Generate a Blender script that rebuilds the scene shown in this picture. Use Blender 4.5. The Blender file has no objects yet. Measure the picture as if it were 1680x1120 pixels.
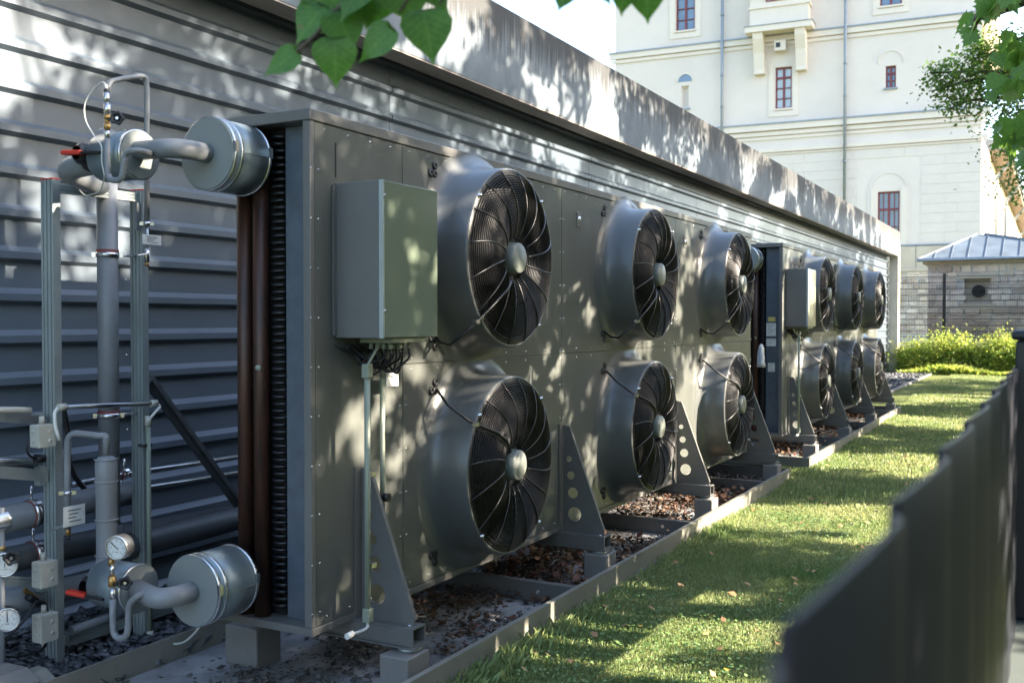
import bpy, bmesh, math, random
import numpy as np
from mathutils import Vector, Matrix, Quaternion
random.seed(7); rng = np.random.default_rng(7)
R = math.radians
sc = bpy.context.scene; col = sc.collection

# ------------------------------------------------------------------ camera
EYE = Vector((0, 0, 1.65)); TH = R(28.5); PH = math.atan(35/1640)
FW = Vector((-math.sin(TH)*math.cos(PH), math.cos(TH)*math.cos(PH), -math.sin(PH)))
RT = Vector((math.cos(TH), math.sin(TH), 0)); UP = RT.cross(FW)
cam = bpy.data.cameras.new('camera'); camo = bpy.data.objects.new('camera', cam); col.objects.link(camo)
camo.matrix_world = Matrix(((RT.x, UP.x, -FW.x, EYE.x), (RT.y, UP.y, -FW.y, EYE.y), (RT.z, UP.z, -FW.z, EYE.z), (0, 0, 0, 1)))
cam.lens = 1640/1680*36; cam.sensor_width = 36; cam.clip_end = 3000; cam.clip_start = 0.02
cam.dof.use_dof = True; cam.dof.focus_distance = 6.2; cam.dof.aperture_fstop = 3.8
sc.camera = camo
# ------------------------------------------------------------------ light
SUN_EL, SUN_AZ = R(25), R(17)            # azimuth measured from +X towards +Y
sdir = Vector((math.cos(SUN_EL)*math.cos(SUN_AZ), math.cos(SUN_EL)*math.sin(SUN_AZ), math.sin(SUN_EL)))
w = bpy.data.worlds.new('World'); sc.world = w; w.use_nodes = True
nt = w.node_tree; nt.nodes.clear()
sky = nt.nodes.new('ShaderNodeTexSky'); sky.sky_type = 'NISHITA'; sky.sun_disc = False
sky.sun_elevation = SUN_EL; sky.sun_rotation = R(90)-SUN_AZ; sky.air_density = 1.0; sky.dust_density = 2.2; sky.ozone_density = 1.2
bg = nt.nodes.new('ShaderNodeBackground'); bg.inputs[1].default_value = 0.12
wo = nt.nodes.new('ShaderNodeOutputWorld')
nt.links.new(sky.outputs[0], bg.inputs[0]); nt.links.new(bg.outputs[0], wo.inputs[0])
sun = bpy.data.lights.new('sun', 'SUN'); sun.energy = 5.0; sun.angle = R(0.45); sun.color = (1, .86, .69)
suno = bpy.data.objects.new('sun', sun); col.objects.link(suno); suno.rotation_euler = sdir.to_track_quat('Z', 'Y').to_euler()
sc.view_settings.view_transform = 'Standard'; sc.view_settings.look = 'None'
sc.view_settings.exposure = 2.85; sc.view_settings.gamma = 1; sc.view_settings.use_curve_mapping = False

# ------------------------------------------------------------------ helpers: pixels to places at real distances
def ray(px, py):
    return FW + RT*((px-840)/1640) + UP*((560-py)/1640)
def atX(px, py, X): v = ray(px, py); return EYE + v*((X-EYE.x)/v.x)
def atY(px, py, Y): v = ray(px, py); return EYE + v*((Y-EYE.y)/v.y)
def atD(px, py, d): return EYE + ray(px, py)*d

# ------------------------------------------------------------------ materials
def nd(nt, t, **k):
    n = nt.nodes.new(t)
    for a, b in k.items():
        if a.startswith('i_'): n.inputs[a[2:]].default_value = b
        else: setattr(n, a, b)
    return n
def mat(name, c, rough=.5, metal=0, noise=.12, scale=8, bump=0, bscale=60, c2=None, spec=.5, stretch=None, trans=0, island=0, coat=0, detail=6, rn=.0, lo=.35, hi=.65, objrand=0):
    m = bpy.data.materials.new(name); m.use_nodes = True; t = m.node_tree; b = t.nodes['Principled BSDF']; L = t.links.new
    b.inputs['Roughness'].default_value = rough; b.inputs['Metallic'].default_value = metal
    b.inputs['Specular IOR Level'].default_value = spec
    if coat: b.inputs['Coat Weight'].default_value = coat; b.inputs['Coat Roughness'].default_value = .15
    tc = nd(t, 'ShaderNodeTexCoord'); src = tc.outputs['Object']
    if stretch:
        mp = nd(t, 'ShaderNodeMapping'); mp.inputs['Scale'].default_value = stretch; L(src, mp.inputs[0]); src = mp.outputs[0]
    n = nd(t, 'ShaderNodeTexNoise', i_Scale=scale, i_Detail=detail, i_Roughness=.65); L(src, n.inputs['Vector'])
    mr = nd(t, 'ShaderNodeMapRange'); mr.inputs[1].default_value = lo; mr.inputs[2].default_value = hi; L(n.outputs[0], mr.inputs[0])
    mx = nd(t, 'ShaderNodeMix', data_type='RGBA'); L(mr.outputs[0], mx.inputs[0])
    if c2 is None: c2 = [min(1, v*(1+noise)) for v in c]; c = [v*(1-noise) for v in c]
    mx.inputs[6].default_value = (*c, 1); mx.inputs[7].default_value = (*c2, 1)
    out = mx.outputs[2]
    if island or objrand:
        g = nd(t, 'ShaderNodeNewGeometry' if island else 'ShaderNodeObjectInfo'); rk = 'Random Per Island' if island else 'Random'; island = island or objrand; hs = nd(t, 'ShaderNodeHueSaturation')
        m2 = nd(t, 'ShaderNodeMapRange'); m2.inputs[3].default_value = 1-island; m2.inputs[4].default_value = 1+island; L(g.outputs[rk], m2.inputs[0])
        m3 = nd(t, 'ShaderNodeMapRange'); m3.inputs[3].default_value = .5-island*.06; m3.inputs[4].default_value = .5+island*.03
        mm = nd(t, 'ShaderNodeMath', operation='FRACT'); m4 = nd(t, 'ShaderNodeMath', operation='MULTIPLY'); m4.inputs[1].default_value = 17.3
        L(g.outputs[rk], m4.inputs[0]); L(m4.outputs[0], mm.inputs[0]); L(mm.outputs[0], m3.inputs[0])
        L(m2.outputs[0], hs.inputs['Value']); L(m3.outputs[0], hs.inputs['Hue']); L(out, hs.inputs['Color']); out = hs.outputs[0]
    L(out, b.inputs['Base Color'])
    if rn:
        m5 = nd(t, 'ShaderNodeMapRange'); m5.inputs[3].default_value = rough-rn; m5.inputs[4].default_value = rough+rn; L(n.outputs[0], m5.inputs[0]); L(m5.outputs[0], b.inputs['Roughness'])
    if bump:
        n2 = nd(t, 'ShaderNodeTexNoise', i_Scale=bscale, i_Detail=4); L(src, n2.inputs['Vector'])
        bp = nd(t, 'ShaderNodeBump', i_Strength=bump, i_Distance=.01); L(n2.outputs[0], bp.inputs['Height']); L(bp.outputs[0], b.inputs['Normal'])
    if trans:
        tr = nd(t, 'ShaderNodeBsdfTranslucent'); ms = nd(t, 'ShaderNodeMixShader'); ms.inputs[0].default_value = trans
        hs2 = nd(t, 'ShaderNodeHueSaturation'); hs2.inputs['Value'].default_value = 1.5; hs2.inputs['Hue'].default_value = .485; L(out, hs2.inputs['Color']); L(hs2.outputs[0], tr.inputs[0])
        L(b.outputs[0], ms.inputs[1]); L(tr.outputs[0], ms.inputs[2]); L(ms.outputs[0], t.nodes['Material Output'].inputs[0])
    return m

PAINT = mat('grey_green_paint', (.090,.097,.090), rough=.3, noise=.10, scale=2.2, stretch=(1,2.5,.35), bump=.05, bscale=3, rn=.06)
SHPAINT = mat('shroud_paint', (.092,.099,.098), rough=.28, noise=.05, scale=2.5, bump=.03, bscale=3)
PAINT_D = mat('grey_paint', (.12,.12,.115), rough=.38, noise=.06, scale=3)
DOOR = mat('satin_green_door', (.13,.16,.12), rough=.13, noise=.05, scale=2, bump=.04, bscale=2.5)
CLAD = mat('cladding_paint', (.088,.112,.138), rough=.3, noise=.08, scale=1.5, bump=.04, bscale=4, rn=.06)
GALV = mat('galvanised', (.30,.34,.37), rough=.38, metal=.75, noise=.18, scale=9, rn=.1)
GALVD = mat('galvanised_blue', (.075,.095,.12), rough=.45, metal=.1, noise=.15, scale=12)
ALU = mat('aluminium', (.36,.41,.41), rough=.42, metal=.55, noise=.08, scale=5)
FOIL = mat('insulation_jacket', (.19,.245,.275), rough=.38, metal=.5, noise=.12, scale=4, bump=.06, bscale=5)
ENDCAP = mat('jacket_end_plate', (.21,.235,.235), rough=.5, metal=.3, noise=.06, scale=4)
STEELP = mat('stainless_pipe', (.34,.36,.38), rough=.28, metal=.9, noise=.1, scale=10)
LAGG = mat('pipe_grey_paint', (.17,.185,.20), rough=.45, noise=.1, scale=6)
LAGD = mat('pipe_lagging_black', (.06,.068,.075), rough=.5, noise=.15, scale=6, bump=.1, bscale=20)
COPPER = mat('aged_copper', (.022,.014,.012), rough=.42, metal=.35, c2=(.085,.034,.02), scale=4, stretch=(6,6,.9), lo=.3, hi=.75)
BLACK = mat('black_plastic', (.009,.010,.012), rough=.4, noise=.1)
GUARD = mat('black_wire', (.008,.009,.011), rough=.35, noise=.1)
BLADEM = mat('matt_black_blade', (.006,.006,.007), rough=.6, spec=.25)
HUBM = mat('hub_grey', (.17,.19,.175), rough=.4, noise=.12, scale=14)
DARK = mat('coil_dark', (.004,.004,.0045), rough=.7, noise=.3, scale=30)  # near black, also stands in for the shade inside the fans
RUBR = mat('dull_red_rubber', (.16,.035,.03), rough=.6)
RED = mat('red_plastic', (.5,.03,.015), rough=.4, noise=.08)
WHITE = mat('white_label', (.62,.63,.60), rough=.45, noise=.03)
INK = mat('ink', (.05,.05,.055), rough=.6)
YEL = mat('yellow_label', (.55,.45,.14), rough=.5)
IVORY = mat('ivory_plastic', (.40,.40,.35), rough=.5, noise=.06)
CONDUIT = mat('conduit_plastic', (.21,.24,.185), rough=.4, noise=.05)
BRASS = mat('brass', (.45,.28,.10), rough=.35, metal=.8)
CHROME = mat('chrome', (.6,.6,.6), rough=.22, metal=.95)
CONC = None
SLAB = mat('slab_concrete', (.11,.11,.112), c2=(.44,.45,.46), rough=.75, scale=1.4, bump=.3, bscale=40, detail=10, lo=.4, hi=.68)
PIERM = mat('pier_concrete', (.44,.41,.35), rough=.8, noise=.1, scale=3, bump=.15)  # tone raised to stand in for bounced light on the pier
SOFFIT = mat('soffit_concrete', (.30,.26,.225), rough=.8, noise=.15, scale=12, stretch=(1,.2,1), bump=.2)
PLINTH = mat('plinth_concrete', (.17,.165,.155), rough=.6, noise=.1, scale=5, bump=.15)
STEELK = mat('kerb_paint', (.21,.205,.175), rough=.42, noise=.14, scale=4, rn=.06)
STEELD = mat('steel_dark_paint', (.115,.115,.11), rough=.4, noise=.08, scale=4)
FENCE = mat('anthracite_fence', (.008,.010,.016), rough=.36, spec=.35, noise=.08, scale=4)
CREAM = mat('cream_render', (.62,.555,.495), rough=.85, noise=.05, scale=.35)
CREAM2 = mat('cream_trim', (.645,.575,.495), rough=.8, noise=.03, scale=.8)
BLOCK = mat('rusticated_render', (.605,.545,.485), rough=.85, noise=.03, scale=.7)
EAVE = mat('eaves_timber', (.14,.10,.07), rough=.8, noise=.2, scale=2)
SANDST = mat('sandstone_slab', (.42,.36,.28), rough=.85, c2=(.50,.45,.36), scale=1.2)
WINRED = mat('oxblood_frame', (.16,.025,.03), rough=.45, noise=.1)
GLASS = mat('window_glass', (.10,.16,.24), rough=.06, noise=.25, scale=1.0, spec=.9)
CURT = mat('window_blind', (.38,.45,.50), rough=.25, noise=.06, scale=3, spec=.8)
ZINC = mat('zinc_roof', (.09,.12,.15), rough=.6, metal=.1, noise=.22, scale=1.6)
ZINCP = mat('zinc_pipe', (.22,.25,.28), rough=.45, metal=.4)
RUB = mat('rubble_stone', (.42,.33,.25), c2=(.60,.54,.47), rough=.9, scale=1.1, bump=.5, bscale=12, objrand=.3)
MORT = mat('mortar', (.46,.44,.41), rough=.95, noise=.2, scale=6, bump=.4)
SLATE = mat('slate_chips', (.035,.04,.05), c2=(.12,.125,.135), rough=.55, scale=14, island=.45)
LITTER = mat('leaf_litter', (.035,.022,.015), c2=(.13,.075,.042), rough=.8, scale=9, island=.5, lo=.3, hi=.7)
MULCH = mat('dead_matter', (.04,.036,.033), c2=(.12,.11,.10), rough=.85, scale=9, island=.5)
BARK = mat('bark', (.06,.045,.033), c2=(.14,.11,.085), rough=.9, scale=10, stretch=(3,3,.6), bump=.6, bscale=12)
LEAF = mat('tree_leaf', (.035,.075,.014), c2=(.065,.125,.022), rough=.45, scale=.8, trans=.35, island=.35)
SMALLM = mat('small_leaf', (.07,.14,.025), c2=(.15,.25,.05), rough=.45, scale=2, trans=.4, island=.35)
LEAFL = mat('linden_leaf', (.035,.12,.012), c2=(.07,.19,.02), rough=.38, scale=9, trans=.5, island=.15)
LEAFM = mat('maple_leaf', (.07,.17,.025), c2=(.11,.25,.04), rough=.42, scale=6, trans=.5, island=.2)
BUSHM = mat('bush_leaf', (.12,.24,.03), c2=(.38,.44,.10), rough=.5, scale=2.2, trans=.4, island=.55)
GRASS = mat('grass_blade', (.13,.21,.065), c2=(.26,.30,.13), rough=.55, scale=1.1, trans=.3, island=.35)
CLOVER = mat('clover_leaf', (.10,.20,.055), c2=(.17,.26,.08), rough=.5, scale=2, trans=.3, island=.3)
YFL = mat('yellow_petal', (.8,.45,.02), rough=.5)
DRY2 = mat('dry_brown_leaf', (.07,.035,.018), c2=(.22,.12,.06), rough=.65, scale=9, island=.45)
DRY = mat('fallen_leaf', (.25,.14,.05), c2=(.40,.26,.11), rough=.7, scale=8, island=.3)
PLASTIC = mat('plastic_bag', (.50,.53,.56), rough=.2, noise=.15, scale=20, bump=.8, bscale=30)
FLASH = mat('pale_coping', (.085,.105,.10), rough=.7, noise=.1, scale=5)

def veined():
    m = mat('veined_linden_leaf', (.04,.13,.012), c2=(.075,.20,.022), rough=.36, scale=3.5, trans=.5, bump=.25, bscale=9)
    t = m.node_tree; L = t.links.new; b = t.nodes['Principled BSDF']; src = b.inputs['Base Color'].links[0].from_socket
    tc = nd(t, 'ShaderNodeTexCoord'); sp = nd(t, 'ShaderNodeSeparateXYZ'); L(tc.outputs['Object'], sp.inputs[0])
    ab = nd(t, 'ShaderNodeMath', operation='ABSOLUTE'); L(sp.outputs[0], ab.inputs[0])
    q = nd(t, 'ShaderNodeMath', operation='MULTIPLY_ADD'); q.inputs[1].default_value = -.75; L(ab.outputs[0], q.inputs[0]); L(sp.outputs[1], q.inputs[2])
    q2 = nd(t, 'ShaderNodeMath', operation='MULTIPLY'); q2.inputs[1].default_value = 6.5; L(q.outputs[0], q2.inputs[0])
    fr = nd(t, 'ShaderNodeMath', operation='PINGPONG'); fr.inputs[1].default_value = .5; L(q2.outputs[0], fr.inputs[0])
    l1 = nd(t, 'ShaderNodeMath', operation='LESS_THAN'); l1.inputs[1].default_value = .045; L(fr.outputs[0], l1.inputs[0])
    l2 = nd(t, 'ShaderNodeMath', operation='LESS_THAN'); l2.inputs[1].default_value = .012; L(ab.outputs[0], l2.inputs[0])
    mxx = nd(t, 'ShaderNodeMath', operation='MAXIMUM'); L(l1.outputs[0], mxx.inputs[0]); L(l2.outputs[0], mxx.inputs[1])
    mu = nd(t, 'ShaderNodeMath', operation='MULTIPLY'); mu.inputs[1].default_value = .45; L(mxx.outputs[0], mu.inputs[0])
    m1 = nd(t, 'ShaderNodeMix', data_type='RGBA'); L(mu.outputs[0], m1.inputs[0]); L(src, m1.inputs[6]); m1.inputs[7].default_value = (.16,.30,.06,1)
    oi = nd(t, 'ShaderNodeObjectInfo'); vm = nd(t, 'ShaderNodeVectorMath', operation='ADD'); L(tc.outputs['Object'], vm.inputs[0]); L(oi.outputs['Random'], vm.inputs[1])
    ns = nd(t, 'ShaderNodeTexNoise', i_Scale=3.2, i_Detail=4); L(vm.outputs[0], ns.inputs[0])
    mr = nd(t, 'ShaderNodeMapRange'); mr.inputs[1].default_value = .66; mr.inputs[2].default_value = .74; L(ns.outputs[0], mr.inputs[0])
    m2 = nd(t, 'ShaderNodeMix', data_type='RGBA'); L(mr.outputs[0], m2.inputs[0]); L(m1.outputs[2], m2.inputs[6]); m2.inputs[7].default_value = (.20,.12,.04,1)
    for lk in list(t.links):
        if lk.from_socket == src and lk.to_node not in (m1,): 
            to = lk.to_socket; t.links.remove(lk); L(m2.outputs[2], to)
    return m
LEAFV = veined()
def soil_mat():
    m = bpy.data.materials.new('turf_ground'); m.use_nodes = True; t = m.node_tree; b = t.nodes['Principled BSDF']; L = t.links.new
    b.inputs['Roughness'].default_value = .95; b.inputs['Specular IOR Level'].default_value = .15
    tc = nd(t, 'ShaderNodeTexCoord'); n1 = nd(t, 'ShaderNodeTexNoise', i_Scale=1.1, i_Detail=8, i_Roughness=.7); n2 = nd(t, 'ShaderNodeTexNoise', i_Scale=45, i_Detail=5)
    L(tc.outputs['Object'], n1.inputs[0]); L(tc.outputs['Object'], n2.inputs[0])
    cr = nd(t, 'ShaderNodeValToRGB'); e = cr.color_ramp.elements; e[0].position = .38; e[0].color = (.10,.14,.04,1); e[1].position = .66; e[1].color = (.20,.21,.08,1)
    c2 = nd(t, 'ShaderNodeValToRGB'); e = c2.color_ramp.elements; e[0].position = .35; e[0].color = (.35,.35,.35,1); e[1].position = .7; e[1].color = (1.2,1.2,1.1,1)
    L(n1.outputs[0], cr.inputs[0]); L(n2.outputs[0], c2.inputs[0])
    mx = nd(t, 'ShaderNodeMix', data_type='RGBA', blend_type='MULTIPLY'); mx.inputs[0].default_value = 1
    L(cr.outputs[0], mx.inputs[6]); L(c2.outputs[0], mx.inputs[7]); L(mx.outputs[2], b.inputs['Base Color'])
    bp = nd(t, 'ShaderNodeBump', i_Strength=.8, i_Distance=.03); L(n2.outputs[0], bp.inputs['Height']); L(bp.outputs[0], b.inputs['Normal'])
    return m
TURF = soil_mat()
def conc_mat():
    m = bpy.data.materials.new('parapet_concrete'); m.use_nodes = True; t = m.node_tree; b = t.nodes['Principled BSDF']; L = t.links.new
    b.inputs['Roughness'].default_value = .75
    tc = nd(t, 'ShaderNodeTexCoord')
    n1 = nd(t, 'ShaderNodeTexNoise', i_Scale=1.6, i_Detail=8, i_Roughness=.6); L(tc.outputs['Object'], n1.inputs[0])
    cr = nd(t, 'ShaderNodeValToRGB'); e = cr.color_ramp.elements; e[0].position = .35; e[0].color = (.084,.110,.132,1); e[1].position = .7; e[1].color = (.15,.18,.205,1); L(n1.outputs[0], cr.inputs[0])
    # algae and soot runs below the coping (a stain with its own shape)
    mp = nd(t, 'ShaderNodeMapping'); mp.inputs['Scale'].default_value = (1, 9, .55); L(tc.outputs['Object'], mp.inputs[0])
    n2 = nd(t, 'ShaderNodeTexNoise', i_Scale=2.4, i_Detail=8, i_Roughness=.75); L(mp.outputs[0], n2.inputs[0])
    mp3 = nd(t, 'ShaderNodeMapping'); mp3.inputs['Scale'].default_value = (1, .35, 0); L(tc.outputs['Object'], mp3.inputs[0])
    n3 = nd(t, 'ShaderNodeTexNoise', i_Scale=1.2, i_Detail=3); L(mp3.outputs[0], n3.inputs[0])
    sp = nd(t, 'ShaderNodeSeparateXYZ'); L(tc.outputs['Object'], sp.inputs[0])
    mr = nd(t, 'ShaderNodeMapRange'); mr.inputs[1].default_value = 3.85; mr.inputs[2].default_value = 4.46; mr.inputs[3].default_value = -.25; mr.inputs[4].default_value = .22; L(sp.outputs[2], mr.inputs[0])
    a = nd(t, 'ShaderNodeMath', operation='ADD'); L(mr.outputs[0], a.inputs[0]); L(n2.outputs[0], a.inputs[1])
    a2 = nd(t, 'ShaderNodeMath', operation='MULTIPLY_ADD'); a2.inputs[1].default_value = .5; L(n3.outputs[0], a2.inputs[0]); L(a.outputs[0], a2.inputs[2])
    ms = nd(t, 'ShaderNodeMapRange'); ms.inputs[1].default_value = .60; ms.inputs[2].default_value = .84; ms.inputs[4].default_value = .9; L(a2.outputs[0], ms.inputs[0])
    mx = nd(t, 'ShaderNodeMix', data_type='RGBA'); L(ms.outputs[0], mx.inputs[0]); L(cr.outputs[0], mx.inputs[6]); mx.inputs[7].default_value = (.016,.016,.015,1)
    L(mx.outputs[2], b.inputs['Base Color'])
    n4 = nd(t, 'ShaderNodeTexNoise', i_Scale=35, i_Detail=5); L(tc.outputs['Object'], n4.inputs[0])
    bp = nd(t, 'ShaderNodeBump', i_Strength=.2, i_Distance=.01); L(n4.outputs[0], bp.inputs['Height']); L(bp.outputs[0], b.inputs['Normal'])
    return m
CONC = conc_mat()

# ------------------------------------------------------------------ mesh helpers
ORG = {}
def tag(o, label=None, cat=None, group=None, kind=None):
    if label: o['label'] = label
    if cat: o['category'] = cat
    if group: o['group'] = group
    if kind: o['kind'] = kind
    return o
def thing(name, loc, label=None, cat=None, group=None, kind=None):
    o = bpy.data.objects.new(name, None); col.objects.link(o); o.location = loc; o.empty_display_size = .1
    ORG[o.name] = Vector(loc); return tag(o, label, cat, group, kind)
def org(o): return ORG.get(o.name, Vector((0, 0, 0))) if o else Vector((0, 0, 0))
def place(name, mesh, parent, loc=(0,0,0), rot=None, scale=None):   # another object on shared mesh data
    o = bpy.data.objects.new(name, mesh); col.objects.link(o)
    if parent: o.parent = parent; ORG[o.name] = org(parent); o.location = Vector(loc)-org(parent) if parent.type == 'EMPTY' else Vector(loc)-org(parent)
    else: o.location = loc
    if rot is not None:
        if isinstance(rot, Quaternion): o.rotation_mode = 'QUATERNION'; o.rotation_quaternion = rot
        else: o.rotation_euler = rot
    if scale: o.scale = scale if hasattr(scale, '__len__') else (scale,)*3
    return o
class MB:
    def __init__(s): s.v = []; s.f = []; s.sm = []
    def add(s, vs, fs, smooth=False):
        n = len(s.v); s.v += [tuple(p) for p in vs]; s.f += [tuple(i+n for i in f) for f in fs]; s.sm += [smooth]*len(fs); return s
    def box(s, x0, x1, y0, y1, z0, z1):
        x0, x1 = sorted((x0, x1)); y0, y1 = sorted((y0, y1)); z0, z1 = sorted((z0, z1))
        return s.add([(x,y,z) for x in (x0,x1) for y in (y0,y1) for z in (z0,z1)], [(0,1,3,2),(4,6,7,5),(0,4,5,1),(2,3,7,6),(0,2,6,4),(1,5,7,3)])
    def obox(s, c, ax, ay, az, hx, hy, hz):
        c = Vector(c); A = (Vector(ax)*hx, Vector(ay)*hy, Vector(az)*hz)
        return s.add([c+A[0]*i+A[1]*j+A[2]*k for i in (-1,1) for j in (-1,1) for k in (-1,1)], [(0,1,3,2),(4,6,7,5),(0,4,5,1),(2,3,7,6),(0,2,6,4),(1,5,7,3)])
    def bar(s, p0, p1, w, h, up=(0,0,1)):
        p0, p1 = Vector(p0), Vector(p1); d = (p1-p0); L = d.length; d.normalize(); sd = d.cross(Vector(up)).normalized(); u = sd.cross(d)
        return s.obox((p0+p1)/2, d, sd, u, L/2, w/2, h/2)
    def prism(s, poly, axis, a, b):
        def P(p, t):
            if axis == 'y': return (p[0], t, p[1])
            if axis == 'x': return (t, p[0], p[1])
            return (p[0], p[1], t)
        n = len(poly); vs = [P(p, a) for p in poly]+[P(p, b) for p in poly]
        return s.add(vs, [tuple(range(n))[::-1], tuple(range(n, 2*n))]+[(i, (i+1)%n, n+(i+1)%n, n+i) for i in range(n)])
    def lathe(s, prof, o, axis, n=24, smooth=True, closed=False, caps=False):
        o = Vector(o); ax = Vector(axis).normalized(); u = ax.orthogonal().normalized(); v = ax.cross(u)
        vs = []; fs = []
        for (x, r) in prof:
            for k in range(n):
                a = 2*math.pi*k/n; vs.append(o+ax*x+(u*math.cos(a)+v*math.sin(a))*r)
        for i in range(len(prof)-1):
            for k in range(n): fs.append((i*n+k, i*n+(k+1)%n, (i+1)*n+(k+1)%n, (i+1)*n+k))
        s.add(vs, fs, smooth)
        if caps:
            m = len(s.v)-len(vs); s.f += [tuple(m+k for k in range(n))[::-1], tuple(m+(len(prof)-1)*n+k for k in range(n))]; s.sm += [False, False]
        return s
    def cyl(s, p0, p1, r, r1=None, n=16, smooth=True):
        p0, p1 = Vector(p0), Vector(p1); L = (p1-p0).length
        return s.lathe([(0, r), (L, r if r1 is None else r1)], p0, p1-p0, n, smooth, caps=True)
    def tube(s, pts, r, n=10, bend=0, seg=5, caps=True):
        pts = [Vector(p) for p in pts]
        if bend:
            q = [pts[0]]
            for i in range(1, len(pts)-1):
                a, b, c = pts[i-1], pts[i], pts[i+1]; d1 = (a-b); d2 = (c-b); t = min(bend, d1.length*.49, d2.length*.49)
                A = b+d1.normalized()*t; C = b+d2.normalized()*t
                for k in range(seg+1):
                    u = k/seg; q.append(A*(1-u)**2+b*2*u*(1-u)+C*u*u)
            q.append(pts[-1]); pts = q
        m = len(pts)
        if hasattr(r, '__len__') and len(r) != m: r = list(np.interp(np.linspace(0, 1, m), np.linspace(0, 1, len(r)), r))
        T = [(pts[min(i+1, m-1)]-pts[max(i-1, 0)]).normalized() for i in range(m)]
        nrm = T[0].orthogonal().normalized(); vs = []
        for i in range(m):
            nrm = (nrm-T[i]*nrm.dot(T[i])).normalized(); bi = T[i].cross(nrm); rr = r[i] if hasattr(r, '__len__') else r
            for k in range(n):
                a = 2*math.pi*k/n; vs.append(pts[i]+(nrm*math.cos(a)+bi*math.sin(a))*rr)
        fs = [(i*n+k, i*n+(k+1)%n, (i+1)*n+(k+1)%n, (i+1)*n+k) for i in range(m-1) for k in range(n)]
        s.add(vs, fs, True)
        if caps:
            b0 = len(s.v)-len(vs); s.f += [tuple(b0+k for k in range(n))[::-1], tuple(b0+(m-1)*n+k for k in range(n))]; s.sm += [False, False]
        return s
    def mesh(s, name, m, o=Vector((0,0,0))):
        me = bpy.data.meshes.new(name); me.from_pydata([(p[0]-o[0], p[1]-o[1], p[2]-o[2]) for p in s.v], [], s.f); me.materials.append(m)
        me.polygons.foreach_set('use_smooth', s.sm); me.update(); return me
    def obj(s, name, m, parent=None, bevel=0, o=None, seg=2):
        oo = org(parent) if parent else (Vector(o) if o is not None else Vector((0,0,0)))
        me = s.mesh(name, m, oo); ob = bpy.data.objects.new(name, me); col.objects.link(ob)
        if parent: ob.parent = parent; ORG[ob.name] = oo
        else: ob.location = oo
        if bevel:
            b = ob.modifiers.new('bevel', 'BEVEL'); b.width = bevel; b.segments = seg; b.limit_method = 'ANGLE'; b.angle_limit = R(40)
        return ob
def npmesh(name, V, F4, m, smooth=False, k=4):
    me = bpy.data.meshes.new(name); me.vertices.add(len(V)); me.vertices.foreach_set('co', V.astype(np.float32).ravel())
    n = len(F4); me.loops.add(n*k); me.loops.foreach_set('vertex_index', F4.astype(np.int32).ravel())
    me.polygons.add(n); me.polygons.foreach_set('loop_start', np.arange(n, dtype=np.int32)*k); me.polygons.foreach_set('loop_total', np.full(n, k, dtype=np.int32))
    me.materials.append(m); me.update(calc_edges=True); me.validate(); return me
def unit(a): return a/np.maximum(np.linalg.norm(a, axis=1, keepdims=True), 1e-9)
def leaf_quads(C, size, asp=.62, flat=0, r=rng):
    """kite leaves at the points C, random facing; flat>0 biases normals up"""
    n = len(C); N = r.normal(size=(n, 3)); N[:, 2] += flat*np.sign(N[:, 2]+1e-6)*2; N = unit(N)
    U = unit(np.cross(N, r.normal(size=(n, 3)))); W = np.cross(N, U)
    s = size*(.7+.6*r.random((n, 1)))
    P = np.stack([C-U*s*.5, C-U*s*.05+W*s*.5*asp+N*s*.06, C+U*s*.55, C-U*s*.05-W*s*.5*asp+N*s*.06], 1)
    return P.reshape(-1, 3), np.arange(n*4).reshape(n, 4)

# ------------------------------------------------------------------ the ground
def sheet(name, x0, x1, y0, y1, z, m):
    return tag(MB().add([(x0,y0,z),(x1,y0,z),(x1,y1,z),(x0,y1,z)], [(0,1,2,3)]).obj(name, m), kind='structure')
sheet('lawn', -400, 400, -400, 400, 0, TURF)
sheet('concrete_slab', -3.71, -2.375, .5, 10.35, .012, SLAB)
sheet('concrete_slab', -3.71, -2.375, 11.25, 18.7, .012, SLAB)
sheet('gravel_bed', -4.9, -3.72, -1, 19, .008, SLATE)
sheet('gravel_bed', -5.2, -3.28, 19, 34.5, .008, SLATE)
for y0, y1 in ((18.9, 34.4),):
    k = tag(MB().box(-3.30, -3.24, y0, y1, 0, .05).obj('gravel_edging', PLINTH, bevel=.005), kind='structure')

# ------------------------------------------------------------------ technical building: clad wall under a concrete parapet
XW, XP = -4.7, -4.36
bl = thing('plant_building', (XW, 0, 0), 'long low building with grey ribbed metal cladding under a stained concrete parapet', 'building')
prof = [(0, 0), (.035, .02), (.035, .055), (0, .085), (0, .215)]
Z0 = 1.73-8*.215
def clad_mesh(L, nper):
    mb = MB(); pts = []
    for i in range(nper):
        for (x, z) in prof[:-1]: pts.append((x, z+i*.215))
    pts.append((0, nper*.215-.001))
    vs = [(x, y, z) for y in (0, L) for (x, z) in pts]; n = len(pts)
    mb.add(vs, [(i, n+i, n+i+1, i+1) for i in range(n-1)])
    # folded ends give the sheets their thickness
    back = [(x-.012, z) for x, z in pts]
    for y in (0, L):
        mb.add([(x, y, z) for x, z in pts]+[(x, y, z) for x, z in back], [(i, i+1, n+i+1, n+i) for i in range(n-1)])
    return mb.mesh('cladding_sheet', CLAD)
ys = [-1.2+i*3.9 for i in range(10)]; ys = [y for y in ys if y < 34.2]; ys[-1:] = [ys[-1]]
cm = clad_mesh(3.892, 6); cm5 = clad_mesh(3.892, 5); cl = clad_mesh(33.78-ys[8]-.004, 6) ; cl5 = clad_mesh(33.78-ys[8]-.004, 5)
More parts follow.
